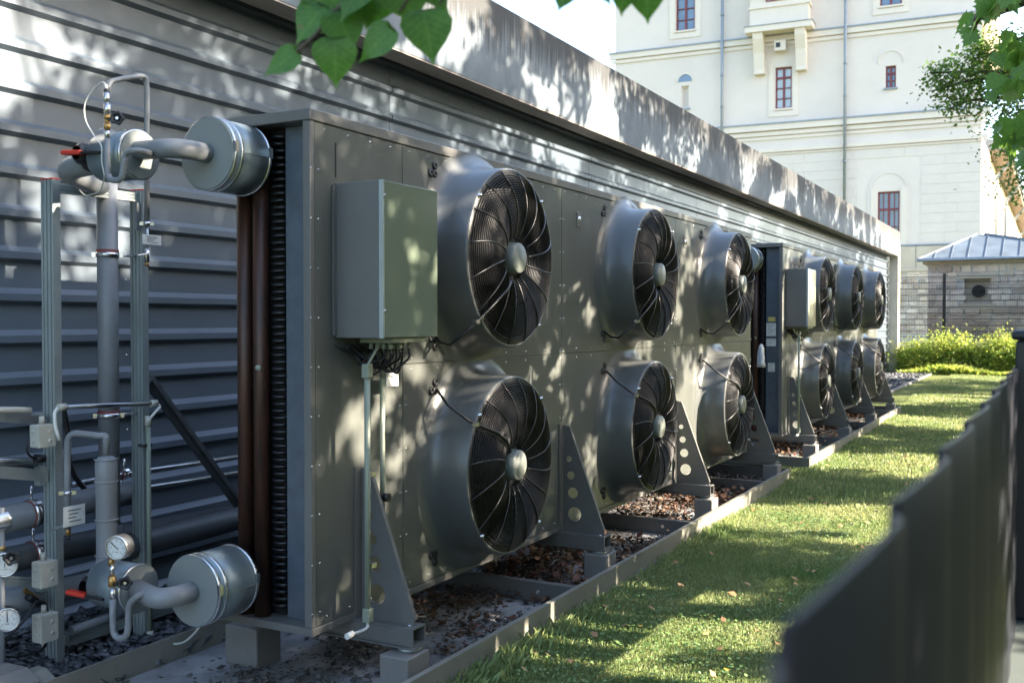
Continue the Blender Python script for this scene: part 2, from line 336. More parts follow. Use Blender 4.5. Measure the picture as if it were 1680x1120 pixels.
for i in range(9):
    for j in range(3):
        me = (cm if j < 2 else cm5) if i < 8 else (cl if j < 2 else cl5)
        place('cladding_sheet', me, bl, (XW, ys[i], Z0+j*6*.215))
cs = MB()
for i in range(9):
    for yy in (.05, 1.3, 2.6, 3.84):
        for j in range(17):
            if (i*4+j) % 2 == 0 or yy in (.05, 3.84): cs.lathe([(0,.006),(.003,.005),(.004,.0001)], (XW, ys[i]+yy, Z0+j*.215+.15), (1,0,0), 6)
tag(cs.obj('cladding_screws', CHROME, bl), kind='stuff')
MB().box(XW-.3, XW-.013, -1.2, 33.78, 0, 4.3).obj('wall_core', DARK, bl)
MB().box(XW+.0, XW+.09, -1.2, 33.78, Z0+17*.215-.004, 3.86).obj('wall_head_trim', LAGD, bl)  # dark strip coloured in for the shaded gap behind the parapet
for a, b_ in ((-1.4, 2.0), (2.0, 10.6), (10.6, 19.2), (19.2, 27.8), (27.8, 34.0)):
    MB().box(XP-.2, XP, a+.006, b_-.006, 3.68, 4.45).obj('parapet_panel', CONC, bl, bevel=.008)
MB().box(XW-.3, XP-.2, -1.4, 34.0, 3.875, 4.3).obj('roof_slab', SOFFIT, bl)
MB().box(XP-.205, XP-.004, -1.4, 33.6, 3.672, 3.685).obj('soffit', SOFFIT, bl)
MB().box(-4.63, XP-.001, 33.62, 33.98, 0, 3.678).obj('pier', PIERM, bl, bevel=.01)
MB().box(-14, XW-.3, -1.4, 34.0, 0, 4.2).obj('building_body', SOFFIT, bl)

# ------------------------------------------------------------------ dry cooler
XF = -2.76; YA = 3.3; LEN = 6.95; ZB, ZT = .34, 2.54
FY = [4.66, 6.83, 9.0]; FZ = [1.977, .883]
def rings_mesh():
    mb = MB(); n = 40
    def gx(r): return .232+.05*(1-((r-.27)/.185)**2)
    r = .118
    while r < .452:
        vs = []; 
        for k in range(n):
            a = 2*math.pi*k/n; c, s_ = math.cos(a), math.sin(a)
            for (dx, dr) in ((.003, 0), (-.0015, .003), (-.0015, -.003)):
                vs.append((gx(r)+dx, c*(r+dr), s_*(r+dr)))
        mb.add(vs, [(k*3+j, k*3+(j+1)%3, ((k+1)%n)*3+(j+1)%3, ((k+1)%n)*3+j) for k in range(n) for j in range(3)], True)
        r += .0118
    return mb.mesh('guard_rings', GUARD), gx
RINGS, gx = rings_mesh()
RIB = MB().tube([(gx(r)+.004, r*math.cos(.18*(r/.46)**2), r*math.sin(.18*(r/.46)**2)) for r in np.linspace(.105, .452, 9)]+[(.20, .464*math.cos(.18), .464*math.sin(.18))], .0042, n=6).mesh('guard_rib', GUARD)
SHROUD = MB().lathe([(0,.575),(.004,.56),(.015,.525),(.04,.497),(.08,.482),(.13,.476),(.225,.472),(.234,.468),(.236,.462),(.232,.457),(.05,.452),(.004,.452)], (0,0,0), (1,0,0), 64).mesh('fan', SHPAINT)
RIMB = MB().lathe([(.231,.4565),(.235,.45),(.236,.425),(.228,.418),(.205,.416)], (0,0,0), (1,0,0), 56).mesh('guard_rim', BLACK)
HUB = MB().lathe([(.12,.085),(.245,.083),(.272,.080),(.279,.073),(.280,.0001)], (0,0,0), (1,0,0), 28).mesh('motor_cap', HUBM)
SHADE_DISC = MB().cyl((.002,0,0), (.006,0,0), .451, n=48).mesh('coil_face', DARK)  # black disc painting the shade inside the fan opening, over an uncut panel
HUBR = MB().lathe([(.05,.14),(.19,.14),(.2,.13),(.2,.08)], (0,0,0), (1,0,0), 24).mesh('rotor', BLACK)
def blade_mesh():
    mb = MB(); vs = []; nr, na = 6, 4
    for i in range(nr):
        r = .14+(.44-.14)*i/(nr-1); sweep = -.35*((r-.14)/.3)**1.5; wd = .85-.25*i/(nr-1)
        for j in range(na):
            t = j/(na-1)-.5; a = sweep+t*wd; vs.append((.125-t*.11, r*math.cos(a), r*math.sin(a)))
    fs = [(i*na+j, i*na+j+1, (i+1)*na+j+1, (i+1)*na+j) for i in range(nr-1) for j in range(na-1)]
    return mb.add(vs, fs, True).mesh('fan_blade', BLADEM)
BLADE = blade_mesh()
GROM = MB().lathe([(.0,.021),(.006,.021),(.009,.015),(.009,.009),(.003,.007),(.003,.0001)], (0,0,0), (1,0,0), 14).mesh('grommet', BLACK)
CAB_UP = MB().tube([(.004,-.40,-.41),(.05,-.42,-.44),(.13,-.46,-.45),(.22,-.42,-.37),(.25,-.35,-.31),(.28,-.27,-.24),(.29,-.16,-.17),(.26,-.07,-.13),(.24,-.03,-.1)], .0075, n=8).mesh('fan_cable', BLACK)
CAB_LO = MB().tube([(.004,-.38,.41),(.04,-.42,.40),(.12,-.47,.35),(.22,-.43,.27),(.26,-.34,.23),(.285,-.26,.20),(.29,-.17,.15),(.26,-.08,.10),(.24,-.04,.07)], .0075, n=8).mesh('fan_cable', BLACK)
CLIP = MB().box(-.012,.012,-.018,.018,-.010,.010).mesh('cable_clip', CHROME)
LUG = MB().lathe([(-.012,.009),(.012,.009),(.014,.004)], (0,0,0), (1,0,0), 10).mesh('guard_lug', CHROME)
for me in (CLIP, LUG): pass

def make_cooler(loc, label):
    t = thing('dry_cooler', loc, label, 'cooling unit', 'dry coolers in a row along the clad wall')
    L0 = Vector((loc[0]-(-3.03), loc[1]-YA, 0))
    dy = loc[1]-YA
    y0, y1 = YA+dy, YA+dy+LEN
    # front panels, each with a folded edge
    seams = [y0+.03, y0+.68, 5.745+dy, 7.915+dy, y1]
    def panel(a, b, z0, z1):
        return MB().box(XF-.012, XF, a+.0015, b-.0015, z0+.0015, z1-.0015).obj('front_panel', PAINT, t, bevel=.0015, seg=1)
    panel(seams[0], seams[1], ZB, ZT-.05)
    for a, b in zip(seams[1:-1], seams[2:]):
        panel(a, b, ZB, 1.437); panel(a, b, 1.437, ZT-.05)
    MB().box(XF-.038, XF+.002, y0, y0+.028, ZB+.001, ZT-.05).obj('corner_post', PAINT_D, t, bevel=.003)
    MB().box(XF-.5, XF-.014, y0+.20, y1-.01, ZB+.02, ZT-.05).obj('coil_block', DARK, t)
    MB().box(XF-.56, XF+.006, y0-.004, y1+.004, ZT-.048, ZT).obj('top_cap', PAINT_D, t, bevel=.004)
    MB().box(XF-.545, XF+.004, y0, y1, ZB-.035, ZB-.001).obj('base_frame', PAINT_D, t, bevel=.003)
    MB().box(XF-.205, XF-.036, y0+.085, y0+.095, ZB, ZT-.05).obj('end_strip', GALVD, t)
    MB().box(XF-.50, XF-.012, y1-.012, y1, ZB, ZT-.05).obj('end_panel', PAINT, t)
    # screws along the seams (each a pixel or two)
    sc_ = MB()
    for s_ in seams:
        for off in (-.025, .025):
            for z in np.arange(ZB+.06, ZT-.06, .21): sc_.lathe([(0,.005),(.003,.004),(.004,.0001)], (XF, s_+off, z), (1,0,0), 6)
    for y in np.arange(y0+.1, y1, .16):
        for z in (ZT-.075, ZB+.03): sc_.lathe([(0,.005),(.003,.004),(.004,.0001)], (XF, y, z), (1,0,0), 6)
    for y in np.arange(y0+.75, y1, .24):
        for z in (1.41, 1.465): sc_.lathe([(0,.005),(.003,.004),(.004,.0001)], (XF, y, z), (1,0,0), 6)
    tag(sc_.obj('screw_heads', CHROME, t), kind='stuff')
    MB().box(XF, XF+.002, y0+.168, y0+.176, 2.27, 2.42).obj('slot', DARK, t)
    for y in (y0+2.7, y0+4.85):
        a = MB().box(XF, XF+.006, y-.035, y+.035, 2.26, 2.36).obj('lifting_plate', PAINT_D, t, bevel=.004)
        MB().lathe([(.006,.022),(.012,.02),(.012,.0001)], (XF, y, 2.31), (1,0,0), 14).obj('lifting_eye', CHROME, a)
    # copper headers and return bends in the open end
    for x in (XF-.323, XF-.416):
        MB().tube([(x-.0, y0+.055, ZB-.02), (x, y0+.055, ZT-.06)], .036, n=18).obj('header_pipe', COPPER, t)
    for z in (1.44,): MB().lathe([(0,.014),(.002,.014),(.002,.0001)], (XF-.323+.012, y0+.021, z), (.35,-.95,0), 14).obj('round_sticker', CONDUIT, t)
    MB().box(XF-.48, XF-.235, y0+.11, y0+.19, ZB, ZT-.05).obj('fin_pack', DARK, t)
    rb = MB().tube([(0,.05,-.012),(0,.0,-.012),(0,-.012,0),(0,.0,.012),(0,.05,.012)], .0085, n=6).mesh('return_bend', GUARD)
    rb2 = MB().tube([(0,.05,0),(0,.0,0)], .008, n=6).mesh('tube_end', COPPER)
    nb = 68
    for i in range(nb):
        z = ZB+.05+i*(ZT-ZB-.14)/(nb-1)
        place('return_bend', rb, t, (XF-.248+.006*(i%2), y0+.075, z), (0, R(90), 0), (1,1,1.9))
    # fans
    for fy in FY:
        for q, fz in enumerate(FZ):
            c = Vector((XF+.001, fy+dy, fz))
            f = bpy.data.objects.new('fan', SHROUD); col.objects.link(f); f.parent = t; f.location = c-Vector(loc); ORG[f.name] = c
            def ch(name, me, off=(0,0,0), rx=0):
                o = bpy.data.objects.new(name, me); col.objects.link(o); o.parent = f; o.location = off; o.rotation_euler = (rx, 0, 0); return o
            ch('coil_face', SHADE_DISC); ch('guard_rim', RIMB); ch('guard_rings', RINGS); ch('motor_cap', HUB); ch('rotor', HUBR)
            ph = random.random()*6
            for k in range(5): ch('fan_blade', BLADE, rx=ph+k*2*math.pi/5)
            for k in range(16): ch('guard_rib', RIB, rx=.1+k*math.pi/8)
            ch('fan_cable', CAB_LO if q else CAB_UP)
            ch('cable_clip', CLIP, (.238, -.395, .25) if q else (.236, -.385, -.335))
            for a in (2.45, 3.9, .8, 5.4): ch('guard_lug', LUG, (.237, .461*math.cos(a), .461*math.sin(a)))
            for dz in (-.42, .41):
                for (gy, gz) in ((0, 0), (-.036, 0), (0, .042 if dz > 0 else -.042)):
                    o = bpy.data.objects.new('grommet', GROM); col.objects.link(o); o.parent = t; o.location = Vector((XF+.001, fy+dy-.40+gy, fz+dz+gz))-Vector(loc)
    # control box
    by0, by1, bx, bz0, bz1 = y0+.165, y0+.596, -2.505, 1.572, 2.245
    cb = MB().box(XF+.001, bx-.012, by0, by1, bz0, bz1).obj('control_box', PAINT_D, t, bevel=.004)
    MB().box(bx-.011, bx, by0+.004, by1-.002, bz0+.003, bz1-.002).obj('box_door', DOOR, cb, bevel=.003)
    MB().box(bx-.016, bx+.003, by0-.003, by0+.009, bz0, bz1).obj('door_edge', ALU, cb)
    for z in (1.69, 2.18): MB().lathe([(0,.007),(.006,.006),(.007,.0001)], (bx, by0+.012, z), (1,-.6,0), 10).obj('door_screw', CHROME, cb)
    MB().box(XF+.003, XF+.012, by0-.022, by0-.001, bz0+.01, bz1-.01).obj('mounting_flange', PAINT_D, cb)
    MB().box(XF+.06, bx-.02, by0+.1, by1-.05, bz0-.022, bz0-.001).obj('gland_plate', CONDUIT, cb, bevel=.003)
    r2 = random.Random(3)
    gl = MB(); cbm = MB()
    for i in range(4):
        for j in range(3):
            x, y = XF+.09+i*.035, by0+.14+j*.07
            gl.cyl((x, y, bz0-.023), (x, y, bz0-.05), .010, n=8)
            cbm.tube([(x, y, bz0-.05), (x, y+r2.uniform(-.02,.02), bz0-.09), (XF+.05+r2.uniform(0,.09), y+r2.uniform(-.09,.05), bz0-.11-r2.uniform(0,.08)), (XF+.03, y+r2.uniform(-.15,.05), bz0-.08), (XF+.003, y+r2.uniform(-.16,.05), bz0-.03)], .0055, n=6, bend=.06, seg=4)
    tag(gl.obj('cable_glands', CONDUIT, cb), kind='stuff'); tag(cbm.obj('cable_loops', BLACK, cb), kind='stuff')
    # stands
    for sy in (3.64, 5.745, 7.915, 10.085):
        sy += dy
        bm_ = MB()
        for (w0, w1, h0, h1) in ((-.05,.05,.31,.318),(-.05,-.042,.245,.31),(.042,.05,.245,.31),(-.05,.05,.237,.245)):
            bm_.box(-3.33, -2.44, sy+w0, sy+w1, h0-.012, h1-.012)
        s_ = bm_.obj('support_beam', STEELD, t, bevel=.002)
        MB().box(-3.33, -2.425, sy-.065, sy+.065, .219, .2245).obj('beam_plate', STEELD, s_)
        # gusset with four round holes
        bmg = bmesh.new()
        pts = [(XF+.012, .306), (-2.465, .306), (-2.465, .33), (XF+.052, .975), (XF+.012, .985)]
        vs = [bmg.verts.new((p[0], 0, p[1])) for p in pts]; es = [bmg.edges.new((vs[i], vs[(i+1) % 5])) for i in range(5)]
        for (hx, hz, hr) in ((XF+.095,.42,.045),(XF+.082,.555,.034),(XF+.068,.665,.026),(XF+.055,.77,.019)):
            hv = [bmg.verts.new((hx+hr*math.cos(a), 0, hz+hr*math.sin(a))) for a in [2*math.pi*k/18 for k in range(18)]]
            es += [bmg.edges.new((hv[i], hv[(i+1) % 18])) for i in range(18)]
        bmesh.ops.triangle_fill(bmg, edges=bmg.edges[:], use_beauty=True, use_dissolve=False)
        me = bpy.data.meshes.new('gusset_plate'); bmg.to_mesh(me); bmg.free(); me.materials.append(STEELD)
        o = place('gusset_plate', me, s_, (0, 0, 0)); o.location = Vector((0, sy, 0))-Vector(loc)
        so = o.modifiers.new('thick', 'SOLIDIFY'); so.thickness = .006; so.offset = 0
        MB().box(XF+.001, XF+.008, sy-.045, sy+.02, .306, .99).obj('back_flange', STEELD, s_)
        fl = MB(); fl.bar((-2.463, sy+.008, .33), (XF+.054, sy+.008, .977), .022, .004, up=(1,0,.4)); fl.obj('edge_flange', STEELD, s_)
        MB().lathe([(0,.052),(.008,.055),(.013,.045),(.018,.03),(.0195,.03)], (-2.49, sy, .2005), (0,0,1), 20).obj('foot_pad', ALU, s_)
        MB().cyl((-2.49, sy, .298), (-2.49, sy, .309), .014, n=6).obj('foot_bolt', CHROME, s_)
        for x in (-2.62, -2.7):
            MB().cyl((x, sy+.025, .306), (x, sy+.025, .312), .009, n=6).obj('foot_bolt', CHROME, s_)
    return t
cA = make_cooler((-3.03, YA, 0), 'nearest grey green cooling unit with six black fans and copper headers in its open end')
cB = make_cooler((-3.03, YA+8.3, 0), 'farther grey green cooling unit with six fans and paper labels in its open end')

# conduits down the first control box (one set per unit)
for dy, lab in ((0, 'first'), (8.3, 'second')):
    ct = thing('conduit', (-2.62, 3.5+dy, .3), {'first': 'pair of pale vertical conduits below the nearest control box, with a small white tag', 'second': 'pale vertical conduit below the control box of the farther cooling unit'}[lab], 'conduit')
    MB().tube([(-2.61, 3.495+dy, .37), (-2.61, 3.495+dy, 1.44)], .0135, n=12).obj('conduit_tube', CONDUIT, ct)
    MB().tube([(-2.70, 3.73+dy, .48), (-2.70, 3.73+dy, 1.45)], .012, n=12).obj('conduit_tube', CONDUIT, ct) if dy == 0 else None
    for z in (.37, 1.43): MB().box(-2.628, -2.592, 3.477+dy, 3.513+dy, z-.03, z+.03).obj('end_sleeve', CONDUIT, ct, bevel=.004)
    MB().tube([(-2.61, 3.495+dy, .35), (-2.61, 3.495+dy, .315), (-2.60, 3.43+dy, .318), (-2.60, 3.36+dy, .325)], .0065, n=8, bend=.05).obj('flexible_cable', WHITE, ct)
    MB().tube([(-2.61, 3.495+dy, 1.45), (-2.61, 3.56+dy, 1.52), (-2.61, 3.6+dy, 1.56)], .006, n=8, bend=.05).obj('flexible_cable', CONDUIT, ct)
    MB().cyl((-2.60, 3.375+dy, .325), (-2.60, 3.335+dy, .322), .013, n=10).obj('cable_gland', WHITE, ct)
    for z in (.58, .98): MB().box(-2.64, -2.60, 3.51+dy, 3.55+dy, z-.012, z+.012).obj('clamp', CHROME, ct, bevel=.003)
    if dy == 0:
        MB().cyl((-2.70, 3.73, .84), (-2.665, 3.73, .84), .02, n=10).obj('clamp', BLACK, ct)
        tg = MB().box(-2.685, -2.680, 3.735, 3.83, 1.345, 1.41).obj('tag_plate', WHITE, ct, bevel=.001)
        ink = MB()
        for zz, a, b in ((1.392, .02, .05), (1.388, .035, .06), (1.372, .035, .055)): ink.box(-2.6795, -2.679, 3.735+a, 3.735+b, zz-.0015, zz+.0015)
        ink.obj('print', INK, tg)
# cooler end labels (farther unit) and bag
pl = thing('paper_label', (-2.93, 11.69, 1.6), 'white and yellow paper labels stuck in the open end of the farther cooling unit', 'label')
for (x, z, w_, h, m_) in ((-2.90, 1.66, .085, .05, YEL), (-2.905, 1.54, .11, .15, WHITE), (-2.905, 1.39, .11, .085, WHITE), (-2.90, 1.10, .08, .10, WHITE)):
    p = MB().box(x-w_/2, x+w_/2, 11.681, 11.6825, z-h/2, z+h/2).obj('label_sheet', m_, pl)
    if h > .08:
        ink = MB()
        for k in range(int(h/.02)-1): ink.box(x-w_/2+.012, x+w_/2-.015-.02*((k*7) % 3), 11.6798, 11.6805, z+h/2-.02-k*.02, z+h/2-.016-k*.02)
        ink.obj('print', INK, p)
bagv = MB(); prof_ = [(0,.004),(-.02,.03),(-.06,.045),(-.14,.055),(-.22,.07),(-.26,.075),(-.27,.04),(-.262,.0001)]
bagv.lathe([(-a, b) for a, b in prof_], (0,0,0), (0,0,-1), 18)
rr = random.Random(5); bagv.v = [(x*(.7+.5*rr.random())*.75, y*(.7+.5*rr.random())*.8, z+.012*rr.random()) for x, y, z in bagv.v]
bag = bagv.obj('plastic_bag', PLASTIC, o=(0,0,0)); bag.location = (-2.98, 11.52, 1.37)
tag(bag, 'crumpled white plastic bag hanging in the gap between the two cooling units', 'bag')

# ------------------------------------------------------------------ frames, plinths, kerbs
for dy, lab in ((0, 'nearest'), (8.3, 'farther')):
    for i, sy in enumerate((3.6, 5.745, 7.915, 10.085)):
        nth = ('first', 'second', 'third', 'fourth')[i]
        o = MB().box(-2.565, -2.415, sy+dy-.085, sy+dy+.085, .013, .2).obj('steel_plinth', PLINTH, bevel=.008, o=(-2.49, sy+dy, .013))
        tag(o, f'grey box plinth under the {nth} front foot of the {lab} cooling unit', 'plinth', 'plinths under the cooling units')
        if dy == 0 and i < 2:
            o = MB().box(-3.47, -3.27, sy+dy-.085, sy+dy+.085, .013, .2).obj('steel_plinth', PLINTH, bevel=.008, o=(-3.37, sy+dy, .013))
            tag(o, f'grey box plinth under the {nth} rear foot of the {lab} cooling unit', 'plinth', 'plinths under the cooling units')
for (ya, yb, lab) in ((.5, 10.36, 'long low grey metal border frame under the nearest cooling unit beside the lawn'), (11.24, 18.7, 'low grey metal border frame under the farther cooling unit beside the lawn')):
    t = thing('border_frame', (-2.37, ya, 0), lab, 'border')
    cuts = [ya]+[y for y in (3.2, 6.2, 9.2, 14.2, 17.2) if ya < y < yb]+[yb]
    for a, b in zip(cuts[:-1], cuts[1:]):
        MB().box(-2.374, -2.366, a+.001, b-.001, -.02, .13).obj('front_rail', STEELK, t)
        MB().box(-2.396, -2.375, a+.001, b-.001, .125, .1295).obj('rail_lip', STEELK, t)
    MB().box(-2.365, -2.350, ya, yb, -.02, .012).obj('rail_foot', STEELD, t)
    MB().box(-3.725, -3.715, ya, yb, 0, .13).obj('rear_rail', STEELK, t)
    MB().box(-3.714, -2.376, yb-.01, yb, .013, .128).obj('cross_rail', STEELD, t)
    if ya > 5: MB().box(-3.714, -2.376, ya, ya+.012, .013, .129).obj('cross_rail', STEELD, t)
    for y in ((5.15, 7.25, 9.4) if ya < 5 else (13.4, 15.6, 17.8)):
        c = MB().box(-3.713, -2.378, y, y+.05, .014, .127).obj('cross_rail', STEELD, t, bevel=.002)
        MB().cyl((-2.62, y, .075), (-2.62, y-.012, .075), .014, n=6).obj('rail_bolt', CHROME, c)

# ------------------------------------------------------------------ pipework at the near end
fr = thing('pipe_frame', (-4.08, 3.3, 0), 'tall grooved aluminium profile frame holding the pipes in front of the clad wall', 'frame')
def profile_post(x, y, z0, z1, name='post'):
    # channel section: grooves on the -Y and +X faces
    p = [(-.042,-.02),(-.030,-.02),(-.030,-.013),(-.022,-.013),(-.022,-.02),(-.005,-.02),(-.005,-.013),(.005,-.013),(.005,-.02),(.022,-.02),(.022,-.013),(.030,-.013),(.030,-.02),(.042,-.02),(.042,.02),(-.042,.02)]
    o = MB().prism([(x+a, y+b) for a, b in p], 'z', z0, z1).obj(name, ALU, fr)
    MB().box(x-.0425, x+.0425, y-.0205, y+.0205, z1, z1+.006).obj('end_cap', RED if z1 > 2 else ALU, o)
    return o
PA, PB = (-4.107, 3.07), (-4.07, 3.547)
profile_post(*PA, 0, 2.30); profile_post(*PB, 0, 2.30)
def rail(p0, p1, h=.045, w_=.04, m_=ALU, par=fr, name='rail'):
    p0, p1 = Vector(p0), Vector(p1); mb = MB()
    up = Vector((0,0,1))
    for dz, hh in ((h*.36, h*.26), (0, h*.22), (-h*.36, h*.26)): mb.bar(p0+up*dz, p1+up*dz, w_, hh)
    mb.bar(p0, p1, w_*.8, h*.96)
    return mb.obj(name, m_, par)
rail((-4.09, PA[1]+.021, 2.265), (-4.07, PB[1]-.021, 2.265))
MB().box(-4.045, -4.03, 3.50, 3.522, 2.10, 2.235).obj('angle_bracket', GALV, fr)
b = MB(); p0, p1 = atX(243, 622, -4.1), atX(400, 838, -4.35); b.bar(p0, p1, .045, .05); b.bar(p0+Vector((0.03,0,0)), p1+Vector((.03,0,0)), .012, .02); b.obj('diagonal_brace', LAGD, fr)
# left side brackets (cantilever arms) coming in from the frame edge
for (ya, yb, h) in ((684, 690, .045), (775, 780, .055), (952, 957, .045)):
    rail(atX(-40, ya-4, -4.12), atX(74, yb, -4.12), h=h, m_=GALV if ya < 700 else ALU)
    MB().box(-4.16, -4.12, PA[1]-.06, PA[1]-.021, atX(74, yb, -4.12).z-h*.8, atX(74, yb, -4.12).z+h*.8).obj('angle_bracket', ALU, fr)
rail(atX(110, 1050, -4.15), atX(390, 960, -4.15), h=.05, par=fr)

def ring(pt, ax, r, w_=.02, th=.006, m_=CHROME, par=None, name='pipe_clamp'):
    pt = Vector(pt); ax = Vector(ax).normalized(); mb = MB().lathe([(-w_/2, r), (-w_/2, r+th), (w_/2, r+th), (w_/2, r)], pt, ax, 20)
    sd = ax.orthogonal().normalized()
    for s_ in (-1, 1): mb.obox(pt+sd*s_*(r+th+.006), ax, sd, ax.cross(sd), w_/2, .010, .007)
    return mb.obj(name, m_, par)

def drum(name_par, x, y0, y1, z, r):
    d = MB().lathe([(0,.0001),(0,r),(y1-y0,r),(y1-y0,.0001)], (x, y0, z), (0,1,0), 48, smooth=True).obj('insulated_drum', FOIL, name_par)
    for p in d.data.polygons:
        if abs(p.normal.y) > .9: p.use_smooth = False
    MB().lathe([(-.004,.0001),(-.004,r-.004),(-.0005,r-.004)], (x, y0, z), (0,1,0), 48, smooth=False).obj('drum_end_plate', ENDCAP, d)
    for yy in (y0+.008, y0+.045, y1-.012):
        MB().lathe([(-.006,r),(-.005,r+.004),(.005,r+.004),(.006,r)], (x, yy, z), (0,1,0), 48).obj('strap', CHROME, d)
    for yy in (y0+.008, y1-.012):
        MB().obox((x+r*.985, yy, z+.02), (1,0,0), (0,1,0), (0,0,1), .010, .008, .022).obj('latch', CHROME, d)
    MB().box(x+r-.001, x+r+.003, y0+.05, y1-.02, z-.003, z+.001).obj('seam', GALV, d)
    return d
def xdrum(par, x0, x1, y, z, r):
    d = MB().lathe([(0,.0001),(0,r),(x1-x0,r),(x1-x0,.0001)], (x0, y, z), (1,0,0), 40).obj('insulated_drum', FOIL, par)
    for p in d.data.polygons:
        if abs(p.normal.x) > .9: p.use_smooth = False
    MB().lathe([(0,.0001),(0,r-.003),(-.0035,r-.003)], (x1+.004, y, z), (1,0,0), 40, smooth=False).obj('drum_end_plate', ENDCAP, d)
    for xx in (x1-.006,): MB().lathe([(-.005,r),(-.004,r+.003),(.004,r+.003),(.005,r)], (xx, y, z), (1,0,0), 40).obj('strap', CHROME, d)
    return d
def handwheel(par, c, ax, r, m_=BLACK):
    c = Vector(c); ax = Vector(ax).normalized(); u = ax.orthogonal().normalized(); v = ax.cross(u); mb = MB(); n = 40
    prof_h = [(-.4, .55), (0, .95), (.4, 1.0), (.62, .9), (.5, .6), (.15, .45), (.15, .0)]
    vs = []
    for (x, q) in prof_h:
        for k in range(n):
            a = 2*math.pi*k/n; rr_ = r*q*(1+(.12*math.cos(5*a) if q > .5 else 0)); vs.append(c+ax*x*r+(u*math.cos(a)+v*math.sin(a))*rr_)
    m = len(prof_h)
    mb.add(vs, [(i*n+k, i*n+(k+1) % n, (i+1)*n+(k+1) % n, (i+1)*n+k) for i in range(m-1) for k in range(n)], True)
    h = mb.obj('handwheel', m_, par); MB().cyl(c+ax*r*.15, c+ax*r*.5, r*.22, n=12).obj('wheel_nut', CHROME, h); return h
def gauge(par, c, ax, r, ang=2.3):
    c = Vector(c); ax = Vector(ax).normalized(); up = Vector((0,0,1)); u = up.cross(ax).normalized(); v = ax.cross(u)
    g = MB().lathe([(-.05,.0001),(-.05,r*.92),(-.045,r),(0,r),(.004,r*1.03),(.008,r*1.0),(.006,r*.9)], c, ax, 32).obj('pressure_gauge', CHROME, par)
    MB().lathe([(.001,r*.9),(.001,.0001)], c, ax, 32, smooth=False).obj('dial', WHITE, g)
    mk = MB()
    for k in range(25):
        a = R(225-270*k/24); rad = (u*math.cos(a)+v*math.sin(a)); ln = .16 if k % 4 == 0 else .08
        mk.bar(c+ax*.002+rad*r*(.82-ln), c+ax*.002+rad*r*.82, r*.03, .0008, up=ax)
    for k in range(7):   # the figures round the dial, too small to read: short strokes
        a = R(225-270*k/6); q = c+ax*.002+(u*math.cos(a)+v*math.sin(a))*r*.52; mk.bar(q-v*r*.06, q+v*r*.06, r*.035, .0008, up=ax)
    mk.bar(c+ax*.002-u*r*.16+v*r*-.35, c+ax*.002+u*r*.16+v*r*-.35, r*.04, .0008, up=ax)
    mk.obj('dial_marks', INK, g)
    a = ang; rad = u*math.cos(a)+v*math.sin(a); MB().bar(c+ax*.004-rad*r*.2, c+ax*.004+rad*r*.72, r*.06, .001, up=ax).obj('needle', BLACK, g)
    return g
def lever(par, base, tip, wr=.0):
    base, tip = Vector(base), Vector(tip); m = base.lerp(tip, .48); l = MB().bar(base, m, .028, .012).obj('valve_lever', BLACK, par, bevel=.003); MB().bar(m, tip, .034, .020).obj('lever_grip', RED, l, bevel=.006)

YH = 2.93; XD = -3.14
# --- upper (supply) pipe
ZU = 2.35
su = thing('insulated_pipe', (-4.1, 3.38, 0), 'tall grey pipe with insulated drums at the top of the nearest unit', 'pipe')
MB().tube([(XD, 3.14, ZU), (XD, YH, ZU), (-3.38, YH, ZU+.005)], .040, n=20, bend=.09, seg=8).obj('elbow_pipe', LAGG, su)
drum(su, XD, 3.10, 3.325, ZU, .153)
xdrum(su, -3.57, -3.365, YH+.01, ZU-.01, .102)
MB().tube([(-3.57, YH, ZU-.02), (-3.83, YH, ZU-.04), (-3.98, 3.16, ZU-.05), (-4.11, 3.35, ZU-.05)], .05, n=20, bend=.11, seg=8).obj('elbow_pipe', LAGG, su)
MB().tube([(-4.10, 3.38, .62), (-4.10, 3.38, 2.56)], .0495, n=24).obj('riser_pipe', LAGG, su)
MB().lathe([(0,.0495),(.015,.045),(.025,.03),(.03,.0001)], (-4.10, 3.38, 2.56), (0,0,1), 24).obj('pipe_cap', LAGG, su)
MB().tube([(-4.10, 3.38, .64), (-4.10, 3.38, .50), (-4.13, 3.62, .50), (-4.2, 5.6, .50)], .066, n=20, bend=.14, seg=8).obj('riser_pipe', LAGD, su)
for z in (1.97, 1.18):
    ring((-4.10, 3.38, z), (0,0,1), .05, .022, .006, CHROME, su); MB().cyl((-4.10, 3.42, z), (-4.07, 3.53, z), .006, n=8).obj('clamp_rod', CHROME, su)
    MB().lathe([(-.014,.0505),(-.014,.053),(.014,.053),(.014,.0505)], (-4.10, 3.38, z+.012), (0,0,1), 20).obj('rubber_liner', RUBR, su)
# valve
MB().lathe([(0,.05),(.01,.062),(.035,.064),(.045,.05)], (-3.66, YH, ZU-.01), (1,0,0), 20).obj('valve_flange', BLACK, su)
vb = MB().lathe([(0,.03),(.02,.045),(.05,.046),(.07,.03)], (-3.62, YH-.03, ZU+.0), (0,-1,.05), 18).obj('valve_body', BLACK, su)
MB().box(-3.60, -3.575, YH-.055, YH-.03, ZU-.035, ZU-.005).obj('valve_plug', RED, vb)
lever(vb, atY(165, 250, YH-.10), atY(104, 251, YH-.10))
